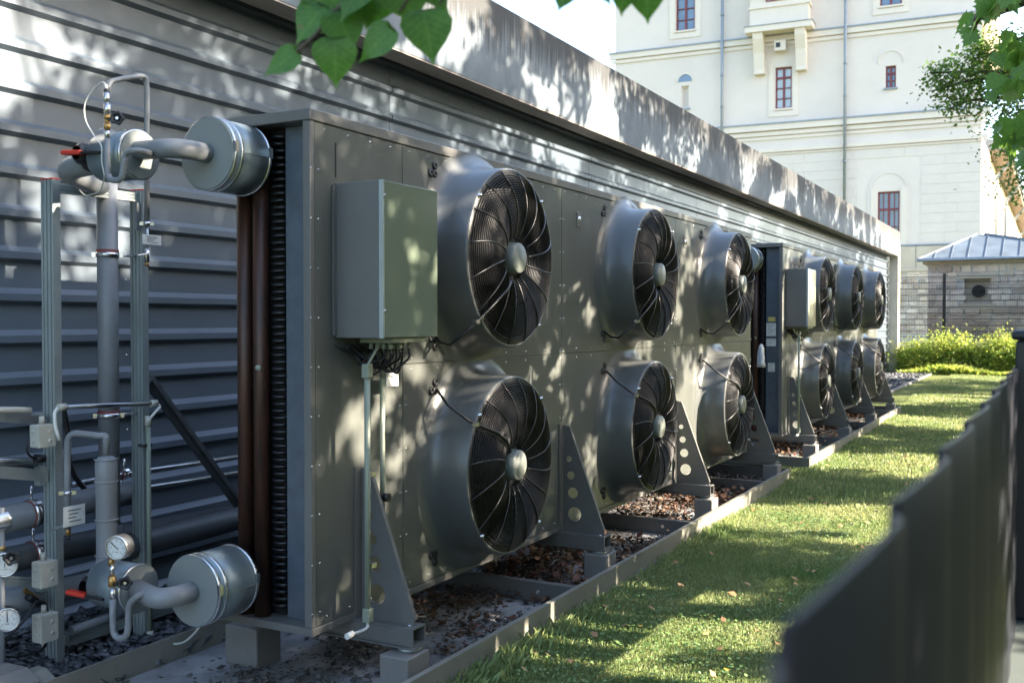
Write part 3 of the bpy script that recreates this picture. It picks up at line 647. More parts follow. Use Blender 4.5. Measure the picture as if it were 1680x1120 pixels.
# sensor line standing on the U bend
ypl = YH-.13
def Q(px, py, y=ypl): return atY(px, py, y)
MB().tube([Q(248,252,ypl+.09), Q(222,246), Q(206,250), Q(203,270), Q(200,296), Q(178,296), Q(176,270), Q(176,228)], .0125, n=12, bend=.04, seg=5).obj('siphon_tube', LAGG, su)
MB().cyl(Q(176,228), Q(176,212), .0105, n=6).obj('hex_fitting', CHROME, su); MB().cyl(Q(176,213), Q(176,203), .013, n=10).obj('brass_fitting', BRASS, su)
MB().cyl(Q(176,203), Q(176,196), .010, n=10).obj('brass_fitting', BRASS, su); MB().cyl(Q(176,196), Q(176,188), .013, n=6).obj('brass_fitting', BRASS, su)
MB().cyl(Q(176,188), Q(176,171), .014, n=6).obj('hex_fitting', CHROME, su); MB().cyl(Q(175,171), Q(175,152), .012, n=12).obj('sensor_body', CHROME, su)
MB().cyl(Q(175,152), Q(174,147), .010, n=10).obj('sensor_collar', BLACK, su); MB().cyl(Q(174,147), Q(174,139), .008, .006, n=10).obj('sensor_plug', WHITE, su)
MB().cyl(Q(178,196), Q(188,195,ypl-.03), .008, n=8).obj('valve_stem', BLACK, su); handwheel(su, Q(193,195,ypl-.04), (.6,-.8,.05), .026)
MB().tube([Q(174,139), Q(168,134), Q(150,148), Q(137,172), Q(140,200), Q(158,228), Q(168,240), Q(166,262), Q(172,290), Q(165,315,ypl+.1), Q(140,322,ypl+.2), Q(130,312,ypl+.25)], .0028, n=6, bend=.08, seg=5).obj('sensor_cable', WHITE, su)
MB().tube([atX(176,150,-4.0), atX(180,134,-4.0), atX(206,128,-4.0), atX(240,124,-4.0), atX(241,150,-4.0), atX(241,368,-4.0)], .0135, n=12, bend=.06, seg=6).obj('vent_pipe', LAGG, su)
MB().tube([atX(241,368,-4.0), atX(241,415,-4.0)], .009, n=10).obj('vent_pipe', GALV, su)
ring(atX(241,367,-4.0), (0,0,1), .014, .018, .004, CHROME, su)
MB().cyl(atX(241,408,-4.0), atX(241,430,-4.0), .013, n=8).obj('hex_fitting', CHROME, su); MB().cyl(atX(241,430,-4.0), atX(241,437,-4.0), .010, n=8).obj('drain_plug', BRASS, su)
MB().bar(atX(224,419,-3.97), atX(240,417,-3.97), .02, .008).obj('valve_lever', CHROME, su, bevel=.003)
def plate(par, pts, X, nl=4):
    (x0, y0), (x1, y1) = pts; a = atX(x0, y0, X); b = atX(x1, y1, X)
    o = MB().box(X-.003, X, a.y, b.y, b.z, a.z).obj('tag_plate', WHITE, par, bevel=.0015); ink = MB(); W_ = b.y-a.y; H_ = a.z-b.z
    for k in range(nl): 
        z = a.z-H_*(.22+.18*k); ink.box(X+.0005, X+.001, a.y+W_*(.2+.05*(k % 2)), a.y+W_*(.8-.12*(k % 3)), z-H_*.025, z+H_*.025)
    ink.obj('print', INK, o); return o
plate(su, ((234,384),(265,403)), -3.975)

# --- lower (return) pipe
ZL = .525
lo = thing('insulated_pipe', (-4.0, 3.1, 0), 'low grey pipe with filter vessel, gauge and insulated drums below the nearest unit', 'pipe')
MB().tube([(XD, 3.05, ZL), (XD, YH-.1, ZL), (-3.38, YH-.02, ZL+.0)], .042, n=20, bend=.10, seg=8).obj('elbow_pipe', LAGG, lo)
drum(lo, XD, 3.0, 3.235, ZL, .148)
xdrum(lo, -3.57, -3.365, YH-.01, ZL-.0, .100)
MB().lathe([(0,.05),(.01,.064),(.035,.066),(.045,.05)], (-3.64, YH, ZL-.01), (1,0,0), 20).obj('valve_flange', BLACK, lo)
vb = MB().lathe([(0,.03),(.02,.045),(.05,.046),(.07,.03)], (-3.60, YH-.03, ZL-.01), (0,-1,.05), 18).obj('valve_body', BLACK, lo)
MB().box(-3.57, -3.545, YH-.055, YH-.03, ZL-.03, ZL+.02).obj('valve_plug', RED, vb)
lever(vb, atY(172, 982, YH-.10), atY(112, 970, YH-.10))
vx, vy = -3.72, 3.05
MB().tube([(-3.57, YH, ZL-.01), (-3.66, YH+.01, ZL), (vx, vy, ZL+.02), (vx, vy, ZL+.15)], .045, n=18, bend=.07, seg=8).obj('elbow_pipe', LAGG, lo)
fv = MB().lathe([(0,.0455),(.26,.0455),(.27,.048),(.39,.048),(.41,.045),(.425,.034),(.43,.014)], (vx, vy, ZL+.09), (0,0,1), 28).obj('filter_vessel', LAGG, lo)
ztop = ZL+.09+.43
for z in (.60, .76, .93, 1.03): MB().lathe([(-.004,.048),(-.002,.052),(.002,.052),(.004,.048)], (vx, vy, z), (0,0,1), 28).obj('weld_seam', LAGG, fv)
q0 = Vector((vx, vy, ztop)); MB().tube([q0, q0+Vector((0,0,.09)), Vector((vx-.02, vy-.02, ztop+.09)), atY(112,709,2.98), atY(110,760,2.98), atY(111,868,2.98)], .015, n=12, bend=.05, seg=6).obj('vent_pipe', LAGG, lo)
ring(atY(111,808,2.98), (0,0,1), .016, .018, .004, CHROME, lo)
MB().cyl(atY(111,862,2.98), atY(112,878,2.98), .012, n=8).obj('hex_fitting', BRASS, lo); MB().cyl(atY(112,878,2.98), atY(112,885,2.98), .008, n=8).obj('drain_plug', BLACK, lo)
MB().bar(atY(84,868,2.95), atY(108,862,2.95), .03, .014).obj('valve_lever', GALV, lo, bevel=.003)
plate(lo, ((104,832),(140,858)), -3.86)
yq = YH-.13
def Q2(px, py, y=yq): return atY(px, py, y)
MB().tube([Q2(252,968,yq+.09), Q2(226,976), Q2(211,990), Q2(211,1020), Q2(208,1046), Q2(188,1046), Q2(185,1020), Q2(185,982)], .0135, n=12, bend=.045, seg=5).obj('siphon_tube', LAGG, lo)
MB().cyl(Q2(185,982), Q2(185,965), .011, n=10).obj('hex_fitting', CHROME, lo); MB().cyl(Q2(184,962), Q2(184,944), .016, n=8).obj('brass_fitting', BRASS, lo)
MB().cyl(Q2(184,944), Q2(184,925), .010, n=8).obj('hex_fitting', CHROME, lo); MB().cyl(Q2(183,927), Q2(183,915), .013, n=8).obj('brass_fitting', BRASS, lo)
MB().cyl(Q2(188,958), Q2(200,956,yq-.03), .009, n=8).obj('valve_stem', BLACK, lo); handwheel(lo, Q2(206,955,yq-.04), (.6,-.8,.05), .027)
gauge(lo, Q2(192,898), (.25,-.95,0), .050, 2.5)

# --- pipes along the wall, coming in from the left
def wallpipe(pts, r, m_, label, name='wall_pipe', clampx=(), cat='pipe', X=-4.45, bend=.1):
    P_ = [atX(a, b, X+((c[0]) if c else 0)) for a, b, *c in pts]; t = thing(name, P_[0], label, cat)
    MB().tube(P_, r, n=18, bend=bend, seg=6).obj('pipe_run', m_, t)
    for f in clampx:
        q = P_[0].lerp(P_[1], f); ax = P_[1]-P_[0]; ring(q, ax, r, .026, .007, CHROME, t)
        MB().lathe([(-.02,r+.0005),(-.02,r+.004),(.02,r+.004),(.02,r+.0005)], q, ax, 20).obj('rubber_liner', RUBR, t)
        MB().cyl(q+Vector((0,0,r)), q+Vector((0,0,r+.07)), .006, n=8).obj('clamp_rod', CHROME, t)
    return t
wallpipe([(-60,868),(150,820),(215,808)], .062, LAGG, 'thick grey pipe entering from the left at mid height, held by a red lined clamp', clampx=(.5,), X=-4.25)
wallpipe([(-60,935),(95,900),(400,842)], .064, LAGD, 'thick dark pipe running low along the wall behind the frame', clampx=(.72,), X=-4.4)
wallpipe([(-60,1005),(140,958),(190,945)], .055, LAGG, 'lowest thick grey pipe at the left edge near the gravel', X=-4.2)
wallpipe([(-60,757),(60,758)], .022, STEELP, 'short thin steel tube ending in a black clamp below the upper bracket arm', X=-4.12)
wallpipe([(-60,672),(28,672),(50,673)], .014, IVORY, 'thin pale tube lying on the upper bracket arm at the left edge', X=-4.1)
wallpipe([(116,795),(210,777),(395,748)], .017, STEELP, 'upper one of two parallel bright steel tubes along the wall', X=-4.5, clampx=(.93,))
wallpipe([(188,810),(210,805),(395,774)], .017, STEELP, 'lower one of two parallel bright steel tubes along the wall', X=-4.5, clampx=(.5,))
wallpipe([(116,1034),(205,1004)], .022, LAGG, 'short open grey drain pipe lying just above the slate chips', X=-4.1)
# black hose behind the frame
P_ = [atX(98,650,-4.4), atX(112,700,-4.4), atX(112,770,-4.4), atX(150,815,-4.4), atX(190,850,-4.4)]
t = thing('black_hose', P_[0], 'black cable hose curving down behind the left aluminium post', 'hose'); MB().tube(P_, .014, n=10, bend=.1).obj('hose_run', BLACK, t)
# grey conduit across both posts
t = thing('cross_conduit', atX(96,668,-3.98), 'slim pale conduit crossing both posts with cables leaving its ends', 'conduit')
a, b = atX(96,668,-3.99), atX(256,661,-3.99); MB().tube([a, b], .012, n=12).obj('conduit_tube', STEELP, t)
for f in (0, 1): q = a.lerp(b, .03+.94*f); MB().cyl(q-Vector((0,.02,0)), q+Vector((0,.02,0)), .017, n=12).obj('end_sleeve', IVORY, t)
MB().tube([a, a+Vector((.01,-.03,-.02)), atX(90,700,-3.97), atX(98,722,-3.96)], .008, n=8, bend=.04).obj('flexible_cable', WHITE, t)
MB().tube([b, b+Vector((.0,.03,-.02)), atX(258,672,-3.98), atX(243,690,-3.98)], .007, n=8, bend=.04).obj('flexible_cable', WHITE, t)
v = [atX(243,690,-3.99), atX(246,1042,-3.99)]
t = thing('vertical_conduit', v[1], 'slim pale conduit down the right aluminium post, its white cable looping to the lower drum', 'conduit')
MB().tube(v, .0115, n=12).obj('conduit_tube', CONDUIT, t)
for z in (v[0], v[1]): MB().cyl(z-Vector((0,0,.025)), z+Vector((0,0,.025)), .016, n=12).obj('end_sleeve', IVORY, t)
MB().box(-4.03, -3.985, v[0].y-.03, v[0].y+.02, v[0].z-.13, v[0].z-.115).obj('clamp', CHROME, t)
MB().tube([v[1], atX(250,1050,-3.95), atX(275,1056,-3.8), atX(300,1055,-3.6), atX(318,1040,-3.45), atX(328,1026,-3.3)], .005, n=8, bend=.1).obj('flexible_cable', WHITE, t)
# junction boxes on the left post
def jbox(x0, y0, x1, y1, label, below=False, above=True):
    X = -3.99; a = atX(x0, y0, X); b = atX(x1, y1, X); cy = (a.y+b.y)/2; h = .045
    t = thing('junction_box', (X, cy, b.z), label, 'junction box', 'ivory junction boxes on the left post')
    MB().box(X-.055, X-.001, cy-h, cy+h, b.z, a.z).obj('box_body', IVORY, t, bevel=.006)
    MB().box(X, X+.012, cy-h, cy+h, b.z, a.z).obj('lid', IVORY, t, bevel=.004)
    for zz in (.3, .7): 
        z = b.z+(a.z-b.z)*zz; MB().lathe([(0,.010),(.002,.009),(.002,.0001)], (X+.012, cy+.012, z), (1,0,0), 12).obj('knockout', IVORY, t)
        MB().lathe([(0,.010),(.002,.009),(.002,.0001)], (X-.028, cy-h, z), (0,-1,0), 12).obj('knockout', IVORY, t)
    if above: MB().cyl((X-.03, cy, a.z), (X-.03, cy, a.z+.035), .013, .011, n=8).obj('cable_gland', IVORY, t)
    if below: MB().cyl((X-.03, cy, b.z), (X-.03, cy, b.z-.03), .013, .011, n=8).obj('cable_gland', IVORY, t)
    return t
jbox(56,698,95,731, 'ivory junction box highest on the left post, just under the cross conduit')
jbox(61,924,96,958, 'ivory junction box in the middle of the left post, beside the thick clamped pipe')
jbox(61,1011,97,1046, 'ivory junction box lowest on the left post, above the slate chips', below=True)
# cables and gauges at the left edge
t = thing('black_cable', atX(0,1062,-4.0), 'thin black cable sagging between the lowest junction box and the gravel', 'cable')
MB().tube([atX(80,1008,-4.02), atX(74,985,-4.02), atX(58,985,-4.02), atX(46,1010,-4.02), atX(20,1040,-4.02), atX(-10,1072,-4.02)], .005, n=8, bend=.08).obj('cable_run', BLACK, t)
MB().tube([atX(78,1048,-4.02), atX(70,1066,-4.0), atX(30,1078,-4.0), atX(-10,1074,-4.0)], .005, n=8, bend=.08).obj('cable_run', BLACK, t)
t = thing('actuator_plug', atX(60,985,-4.15), 'black plug with metal bracket hanging beside the lowest junction box', 'plug')
MB().obox(atX(58,985,-4.1), (0,.8,-.6), (1,0,0), (0,.6,.8), .05, .025, .014).obj('plug_body', BLACK, t, bevel=.01); MB().obox(atX(50,975,-4.13), (0,.7,-.7), (1,0,0), (0,.7,.7), .045, .008, .012).obj('plug_bracket', BRASS, t, bevel=.003)
t = thing('black_cable', atX(50,740,-4.05), 'short black cable looping from the highest junction box to a black clamp', 'cable')
MB().tube([atX(58,722,-4.05), atX(44,726,-4.05), atX(44,745,-4.05), atX(64,756,-4.05)], .0055, n=8, bend=.05).obj('cable_run', BLACK, t); MB().cyl(atX(58,752,-4.05), atX(72,752,-4.05), .02, n=12).obj('plug_body', BLACK, t)
gt = thing('gauge_riser', (-3.95, 2.72, 0), 'vertical tube at the left edge carrying dial gauges and a black handwheel', 'pipe')
g0 = [atX(3,1010,-3.95), atX(3,832,-3.95)]
MB().tube([g0[0]-Vector((0,0,.3)), g0[1]], .011, n=10).obj('riser_tube', LAGG, gt)
gauge(gt, atX(8,926,-3.93), (.75,-.65,0), .052, 1.5); gauge(gt, atX(12,1016,-3.93), (.8,-.6,0), .050, 1.6)
gauge(gt, atX(8,853,-3.96), (.15,.98,.1), .046, 1.0)
handwheel(gt, atX(19,914,-3.85), (.75,-.65,0), .03); MB().cyl(atX(3,910,-3.95), atX(19,914,-3.87), .008, n=8).obj('valve_stem', BLACK, gt)
for py in (895, 906): MB().cyl(atX(3,py,-3.95), atX(3,py+7,-3.95), .016, n=8).obj('brass_fitting', BRASS, gt)
# sheet metal cover, bottom left
t = thing('metal_cover', (-3.62, 2.55, 0), 'folded sheet metal cover box in the bottom left corner on the slate chips', 'cover')
MB().prism([(-4.02,.0),(-3.72,.0),(-3.72,.145),(-3.80,.187),(-4.02,.182)], 'y', 2.2, 2.71).obj('cover_shell', PLINTH, t, bevel=.004)
MB().prism([(-3.86,.0),(-3.735,.0),(-3.735,.12),(-3.80,.155),(-3.86,.155)], 'y', 2.711, 2.80).obj('cover_end', STEELK, t, bevel=.003)
# the farther unit's upper pipe drum, seen past the first unit
t = thing('insulated_pipe', (XD, 11.3, 0), 'insulated metal drum on the pipe joint of the farther cooling unit, peeking past the fan', 'pipe')
drum(t, XD, 11.40, 11.625, ZU, .153); MB().tube([(XD, 11.44, ZU), (XD, 11.23, ZU), (-3.5, 11.23, ZU)], .04, n=14, bend=.09).obj('elbow_pipe', LAGG, t)

# ------------------------------------------------------------------ chips, litter
def chips(name, m, n, x0, x1, y0, y1, z, s, amp, label=None, clump=None, flatn=.35):
    C = np.stack([rng.uniform(x0, x1, n), rng.uniform(y0, y1, n), np.zeros(n)], 1)
    if clump:
        ph = np.sin(C[:,0]*5.1+1)*np.sin(C[:,1]*clump)+.5*np.sin(C[:,1]*clump*2.7+C[:,0]*4); keep = ph+rng.normal(size=n)*.35 > .1; C = C[keep]; n = len(C)
    C[:, 2] = z+rng.random(n)*amp
    sc_ = s*(.5+rng.random(n)**2*1.1); base = np.array([(-1,-.6,0),(.9,-.8,.1),(1,.5,0),(-.7,.8,.15),(0,0,.55),(0,0,-.4)])
    base = base[None]*(1+.35*rng.normal(size=(n,6,3))); base[:, :, 2] *= flatn
    a = rng.uniform(0, 6.28, n); b = rng.normal(size=n)*.45; ca, sa, cb, sb = np.cos(a), np.sin(a), np.cos(b), np.sin(b)
    X = base[:,:,0]*ca[:,None]-base[:,:,1]*sa[:,None]; Y = base[:,:,0]*sa[:,None]+base[:,:,1]*ca[:,None]; Z = base[:,:,2]
    Y2 = Y*cb[:,None]-Z*sb[:,None]; Z2 = Y*sb[:,None]+Z*cb[:,None]
    V = np.stack([X, Y2, Z2], 2)*sc_[:,None,None]*.5+C[:,None]
    F = np.array([(0,1,4),(1,2,4),(2,3,4),(3,0,4),(1,0,5),(2,1,5),(3,2,5),(0,3,5)])[None]+6*np.arange(n)[:,None,None]
    me = npmesh(name, V.reshape(-1,3), F.reshape(-1,3), m, k=3); o = bpy.data.objects.new(name, me); col.objects.link(o); tag(o, label, None, kind='stuff'); return o
chips('slate_gravel', SLATE, 16000, -4.68, -3.73, 1.8, 8.0, .015, .055, .05, 'dark slate chips between the clad wall and the rear rail', flatn=.6)
chips('slate_gravel', SLATE, 8000, -4.35, -3.31, 18.8, 34.2, .012, .07, .03, 'dark gravel beside the pier at the far end of the wall', flatn=.6)
chips('leaf_litter', LITTER, 9000, -3.7, -2.40, 4.1, 10.3, .016, .030, .045, 'brown dry leaves and debris lying in the tray under the nearest unit', clump=2.1, flatn=.5)
chips('leaf_litter', MULCH, 14000, -3.7, -2.40, 2.6, 10.3, .014, .026, .03, 'dark crumbled debris in the tray under the nearest unit', clump=3.0, flatn=.5)
chips('leaf_litter', LITTER, 2500, -3.7, -2.42, 12.2, 18.5, .018, .05, .04, 'brown debris in the tray under the farther unit', clump=1.3, flatn=.5)

def drift(n, y0, y1, label):
    C = np.stack([rng.uniform(-3.68, -2.42, n), rng.uniform(y0, y1, n), .025+.04*rng.random(n)], 1)
    keep = np.sin(C[:,1]*2.1+C[:,0]*1.7)+rng.normal(size=n)*.5 > .2; P, F = leaf_quads(C[keep], .055, .8, flat=.55)
    o = bpy.data.objects.new('leaf_litter', npmesh('leaf_litter', P, F, DRY2)); col.objects.link(o); tag(o, label, kind='stuff')
drift(3600, 4.0, 10.3, 'dry curled leaves drifted in the tray under the nearest unit')
drift(900, 12.0, 18.4, 'dry curled leaves drifted in the tray under the farther unit')
# ------------------------------------------------------------------ grass
def grass(name, m, n, x0, x1, y0, y1, h, wd, label, lean=.6, power=1.0):
    y = y0+(y1-y0)*rng.random(n)**power; x = rng.uniform(x0, x1, n)
    C = np.stack([x, y, np.zeros(n)], 1); hh = h*(.4+.9*rng.random(n))*(.75+.35*np.sin(x*2.3+y*1.1)*np.sin(y*.9))
    a = rng.uniform(0, 6.28, n); D = np.stack([np.cos(a), np.sin(a), np.zeros(n)], 1); S = np.stack([-np.sin(a), np.cos(a), np.zeros(n)], 1)
    ww = (wd*(1+.06*np.maximum(y-4, 0)))[:,None]; le = (lean*(.3+rng.random(n)))[:,None]*hh[:,None]; Z = np.array([[0,0,1.]])
    P = np.stack([C-S*ww/2, C+S*ww/2, C+D*le*.35+Z*hh[:,None]*.65+S*ww*.35, C+D*le+Z*hh[:,None]], 1)
    me = npmesh(name, P.reshape(-1,3), np.arange(n*4).reshape(n,4), m); o = bpy.data.objects.new(name, me); col.objects.link(o); tag(o, label, kind='stuff'); return o
grass('grass', GRASS, 230000, -2.35, .3, 2.2, 9, .04, .0042, 'short lawn grass beside the border frame, nearest part')
grass('grass', GRASS, 130000, -2.7, .6, 9, 34, .05, .008, 'short lawn grass, farther part towards the bushes', power=1.3)
grass('grass_tuft', GRASS, 12000, -2.36, -2.18, 2.5, 19, .085, .005, 'longer grass growing against the border frame')
def clover(n, x0, x1, y0, y1):
    x = rng.uniform(x0, x1, n); y = rng.uniform(y0, y1, n); keep = np.sin(x*3.1+1)*np.sin(y*1.7)+rng.normal(size=n)*.5 > -.1; x, y = x[keep], y[keep]; n = len(x)
    C = np.stack([x, y, .018+.022*rng.random(n)], 1); P, F = leaf_quads(C, .018, .9, flat=1.0)
    me = npmesh('clover', P, F, CLOVER); o = bpy.data.objects.new('clover', me); col.objects.link(o); tag(o, 'small clover leaves spread through the lawn in the foreground', kind='stuff')
clover(17000, -2.35, .2, 2.2, 8.5)
def scatter(name, m, n, s, x0, x1, y0, y1, label, z=.035):
    C = np.stack([rng.uniform(x0, x1, n), y0+(y1-y0)*rng.random(n)**1.4, np.full(n, z)], 1); P, F = leaf_quads(C, s, .7, flat=1.0)
    me = npmesh(name, P, F, m); o = bpy.data.objects.new(name, me); col.objects.link(o); tag(o, label, kind='stuff')
scatter('fallen_leaves', DRY, 520, .045, -2.3, .2, 3.5, 32, 'dry fallen leaves scattered over the lawn')
scatter('yellow_flowers', YFL, 9, .03, -2.2, .0, 3.2, 12, 'small yellow flowers in the lawn', z=.05)

# ------------------------------------------------------------------ foreground fence on a low wall
fe = thing('louvred_fence', (-.08, 0, .87), 'dark anthracite fence of wide slanted vertical metal slats in the right foreground', 'fence')
TF = .12
sl = MB(); A_, B_ = Vector((-.755*TF, 0, 0)), Vector((-.65*TF, 2.2*TF, 0)); sdn = (B_-A_).cross(Vector((0,0,1))).normalized(); pf = []
for k in range(15):   # rolled sheet: bowed face, edges folded back
    u = k/14; pf.append(A_.lerp(B_, u)+sdn*(.0022*math.sin(math.pi*min(1, u*.98))**.8 - (.006 if k == 14 else 0)))
N_ = len(pf); sv = [p+sdn*o_+Vector((0,0,z_)) for z_ in (0, -.66) for o_ in (0, -.004) for p in pf]
sfs = [(i, i+1, 2*N_+i+1, 2*N_+i) for i in range(N_-1)]+[(N_+i+1, N_+i, 3*N_+i, 3*N_+i+1) for i in range(N_-1)]+[(i+1, i, N_+i, N_+i+1) for i in range(N_-1)]+[(0, 2*N_, 3*N_, N_), (N_-1, 2*N_-1, 4*N_-1, 3*N_-1)]
sl.add(sv, sfs, True); SL = sl.mesh('fence_slat', FENCE)
slc = MB(); slc.bar((-.755*TF, 0, 0), (-.585*TF, 2.1*TF, 0), .016, .004)
for i in range(-3, 24):
    o = place('fence_slat', SL, fe, (0, 3.243*TF+i*2.52*TF, 1.65-TF))
for z in (1.0, 1.42): MB().box(-.113, -.096, .42, 2.9, z-.02, z+.02).obj('fence_rail', FENCE, fe)
lw = thing('low_wall', (-.05, 0, 0), 'low rendered garden wall under the dark fence', 'wall')
MB().box(-.14, .06, -.7, 3.05, 0, .84).obj('wall_body', FLASH, lw); MB().box(-.16, .08, -.72, 3.07, .84, .875).obj('coping', FLASH, lw, bevel=.006)
fp = thing('fence_post', (-.03, 2.9, .875), 'square dark metal post with a cap standing up at the end of the near fence', 'post')
yp = 24.0*TF
MB().box(-.088, .05, yp, yp+.12, .876, 1.597).obj('post_shaft', FENCE, fp, bevel=.006)
MB().box(-.098, .06, yp-.012, yp+.132, 1.598, 1.625).obj('post_cap', FENCE, fp, bevel=.010)

# ------------------------------------------------------------------ cream building
P0 = EYE+(FW.copy()*0)+Vector((0,0,0)); Fh = Vector((-math.sin(TH), math.cos(TH), 0))
P0 = Fh*47+RT*21.98; P0.z = 0
LV = (RT*-.91+Fh*.4147).normalized(); NV = Vector((-LV.y, LV.x, 0)); NV = NV if NV.y < 0 else -NV
def fac(px, py, off=0):      # (s, z) on the facade
    v = ray(px, py); t = (P0+NV*off).dot(NV)/v.dot(NV) if True else 0; p = EYE+v*((P0+NV*off-EYE).dot(NV)/v.dot(NV)); return (p-P0).dot(LV), p.z
B = thing('cream_building', tuple(P0), 'tall cream rendered building with red window frames and zinc downpipes beyond the plant building', 'building')
def fb(mb, s0, s1, z0, z1, d0, d1):
    c = P0+LV*((s0+s1)/2)+NV*((d0+d1)/2); c.z = (z0+z1)/2
    return mb.obox(c, LV, NV, Vector((0,0,1)), abs(s1-s0)/2, abs(d1-d0)/2, abs(z1-z0)/2)
SL_ = 18.0; ZTOP = 23
# windows: (px0, py0, px1, py1, nx, nz rows, pane material)
wins = [(1109,-60,1140,50,2,6,GLASS),(1261,-45,1295,22,2,3,CURT),(1444,-60,1480,9,2,3,GLASS),(1272,110,1299,178,2,4,CURT),(1453,108,1470,144,2,3,GLASS),(1440,314,1476,374,4,3,GLASS),(1118,141,1130,178,1,1,CREAM)]
W = []
for (a, b, c, d, nx, nz, pm) in wins:
    s1, zt = fac(a, (b+d)/2); s0, _ = fac(c, (b+d)/2); _, zt = fac((a+c)/2, b); _, zb = fac((a+c)/2, d); W.append([min(s0,s1), max(s0,s1), zb, zt, nx, nz, pm])
W[5][2] -= .8
# wall pieces around the openings: cut the facade into a grid of cells
xs = sorted({0, SL_} | {q for w_ in W for q in w_[:2]}); zs = sorted({5.29, ZTOP} | {q for w_ in W for q in w_[2:4]})
wl = MB()
for i in range(len(xs)-1):
    run = None
    for j in range(len(zs)-1):
        cx, cz = (xs[i]+xs[i+1])/2, (zs[j]+zs[j+1])/2; hole = any(w_[0] < cx < w_[1] and w_[2] < cz < w_[3] for w_ in W)
        if not hole: run = (zs[j] if run is None else run[0], zs[j+1])
        if (hole or j == len(zs)-2) and run: fb(wl, xs[i], xs[i+1], run[0], run[1], -.35, 0); run = None
wl.obj('facade_wall', CREAM, B)
wl = MB(); fb(wl, .02, SL_, 0, ZTOP, -12, -.36); wl.obj('building_core', CREAM, B)
for (s0, s1, zb, zt, nx, nz, pm) in W:
    mb = MB()
    for a, b in ((s0, s0+.07), (s1-.07, s1)): fb(mb, a, b, zb, zt, -.2, -.12)
    for a, b in ((zb, zb+.07), (zt-.07, zt)): fb(mb, s0+.07, s1-.07, a, b, -.2, -.12)
    w_o = mb.obj('window', WINRED if nx > 1 else CREAM2, B)
    m2 = MB()
    for k in range(1, nx): x = s0+(s1-s0)*k/nx; fb(m2, x-(.05 if k*2 == nx else .02), x+(.05 if k*2 == nx else .02), zb+.07, zt-.07, -.195, -.125)
    for k in range(1, nz): z = zb+(zt-zb)*k/nz; th = .05 if k == nz-1 else .02; fb(m2, s0+.07, s1-.07, z-th, z+th, -.19, -.13)
    if nx > 1: m2.obj('glazing_bars', WINRED, w_o)
    m3 = MB(); fb(m3, s0+.07, s1-.07, zb+.07, zt-.07, -.24, -.205); m3.obj('pane', pm, w_o)
    m4 = MB(); fb(m4, s0-.08, s1+.08, zb-.09, zb-.004, -.1, .09); m4.obj('sill', ZINCP if (s1-s0) < .6 else CREAM2, w_o)
    m5 = MB()
    if (s1-s0) > .6:
        for a, b in ((s0-.33, s0-.06), (s1+.06, s1+.33)): fb(m5, a, b, zb-.38, zt+.2, .001, .035)
        fb(m5, s0-.329, s1+.329, zb-.40, zb-.12, .002, .037); m5.obj('window_surround', CREAM2, w_o)
# semicircular arch over the blind niche and slit window, and the ground floor arch
def arch(sc0, z0, r, m_, d0, d1, name, ring_=None):
    mb = MB(); n = 14; A = []
    for k in range(n+1):
        a = math.pi*k/n
        for rr_ in ((r, ring_) if ring_ else (r, 0)):
            for d in (d0, d1):
                p = P0+LV*(sc0+rr_*math.cos(a))+NV*d; p.z = z0+rr_*math.sin(a); A.append(p)
    fs = []
    for k in range(n):
        i = k*4; j = i+4; fs += [(i, j, j+1, i+1), (i+1, j+1, j+3, i+3), (i+3, j+3, j+2, i+2), (i+2, j+2, j, i)]
    return mb.add(A, fs).obj(name, m_, B)
w7 = W[6]; arch((w7[0]+w7[1])/2, w7[3]+.22, .38, GLASS, .003, .012, 'lunette_pane'); arch((w7[0]+w7[1])/2, w7[3]+.22, .45, CREAM2, .003, .05, 'arch_moulding', .38)
w5 = W[4]; arch((w5[0]+w5[1])/2, w5[3]+.15, .62, CREAM2, .002, .03, 'arch_moulding', .56)
w6 = W[5]; arch((w6[0]+w6[1])/2, w6[3]+.1, .95, BLOCK, .012, .024, 'arch_moulding', .78)
m5 = MB()
for a, b in ((w6[0]-.5, w6[0]-.1), (w6[1]+.1, w6[1]+.5)): fb(m5, a, b, 5.36, w6[3]+.1, .010, .02)
m5.obj('window_surround', BLOCK, B)
# courses
def course(z0, z1, d, m_=CREAM2, s0=-.15, s1=SL_+.15, name='string_course', cap=True):
    mb = MB(); fb(mb, s0-d, s1+d, z0, z1-.05, 0.001, d); o = mb.obj(name, m_, B)
    if cap: m2 = MB(); fb(m2, s0-d-.03, s1+d+.03, z1-.05, z1+.02, 0.001, d+.05); m2.obj('zinc_flashing', ZINCP, o)
course(15.72, 16.05, .14); course(15.5, 15.72, .07, cap=False)
course(11.25, 11.60, .22); course(11.0, 11.25, .12, cap=False); course(10.8, 11.0, .06, cap=False)
course(10.15, 10.4, .12, cap=False); course(10.02, 10.15, .06, cap=False)
course(5.22, 5.34, .1, ZINCP, cap=False, name='plinth_flashing')
# rusticated blocks, each its own
rb_me = {}
z = 5.36; row = 0
while z < 9.95:
    s = -.02 + (0 if row % 2 else 0); k = 0; edge = [0.0]
    x = 1.0 if row % 2 else 1.55
    while x < SL_: edge.append(x); x += 2.35
    edge.append(SL_)
    for a, b in zip(edge[:-1], edge[1:]):
        segs = [(a, b)]
        lo_, hi_ = w6[0]-.95, w6[1]+.95
        if z < w6[3]+1.25:
            segs = [(p, q) for p, q in ((a, min(b, lo_)), (max(a, hi_), b)) if q-p > .15]
        for p, q in segs:
            mb = MB(); fb(mb, p+.008, q-.008, z+.007, z+.463-.007, .002, .016); mb.obj('rusticated_block', BLOCK, B)
    z += .463; row += 1
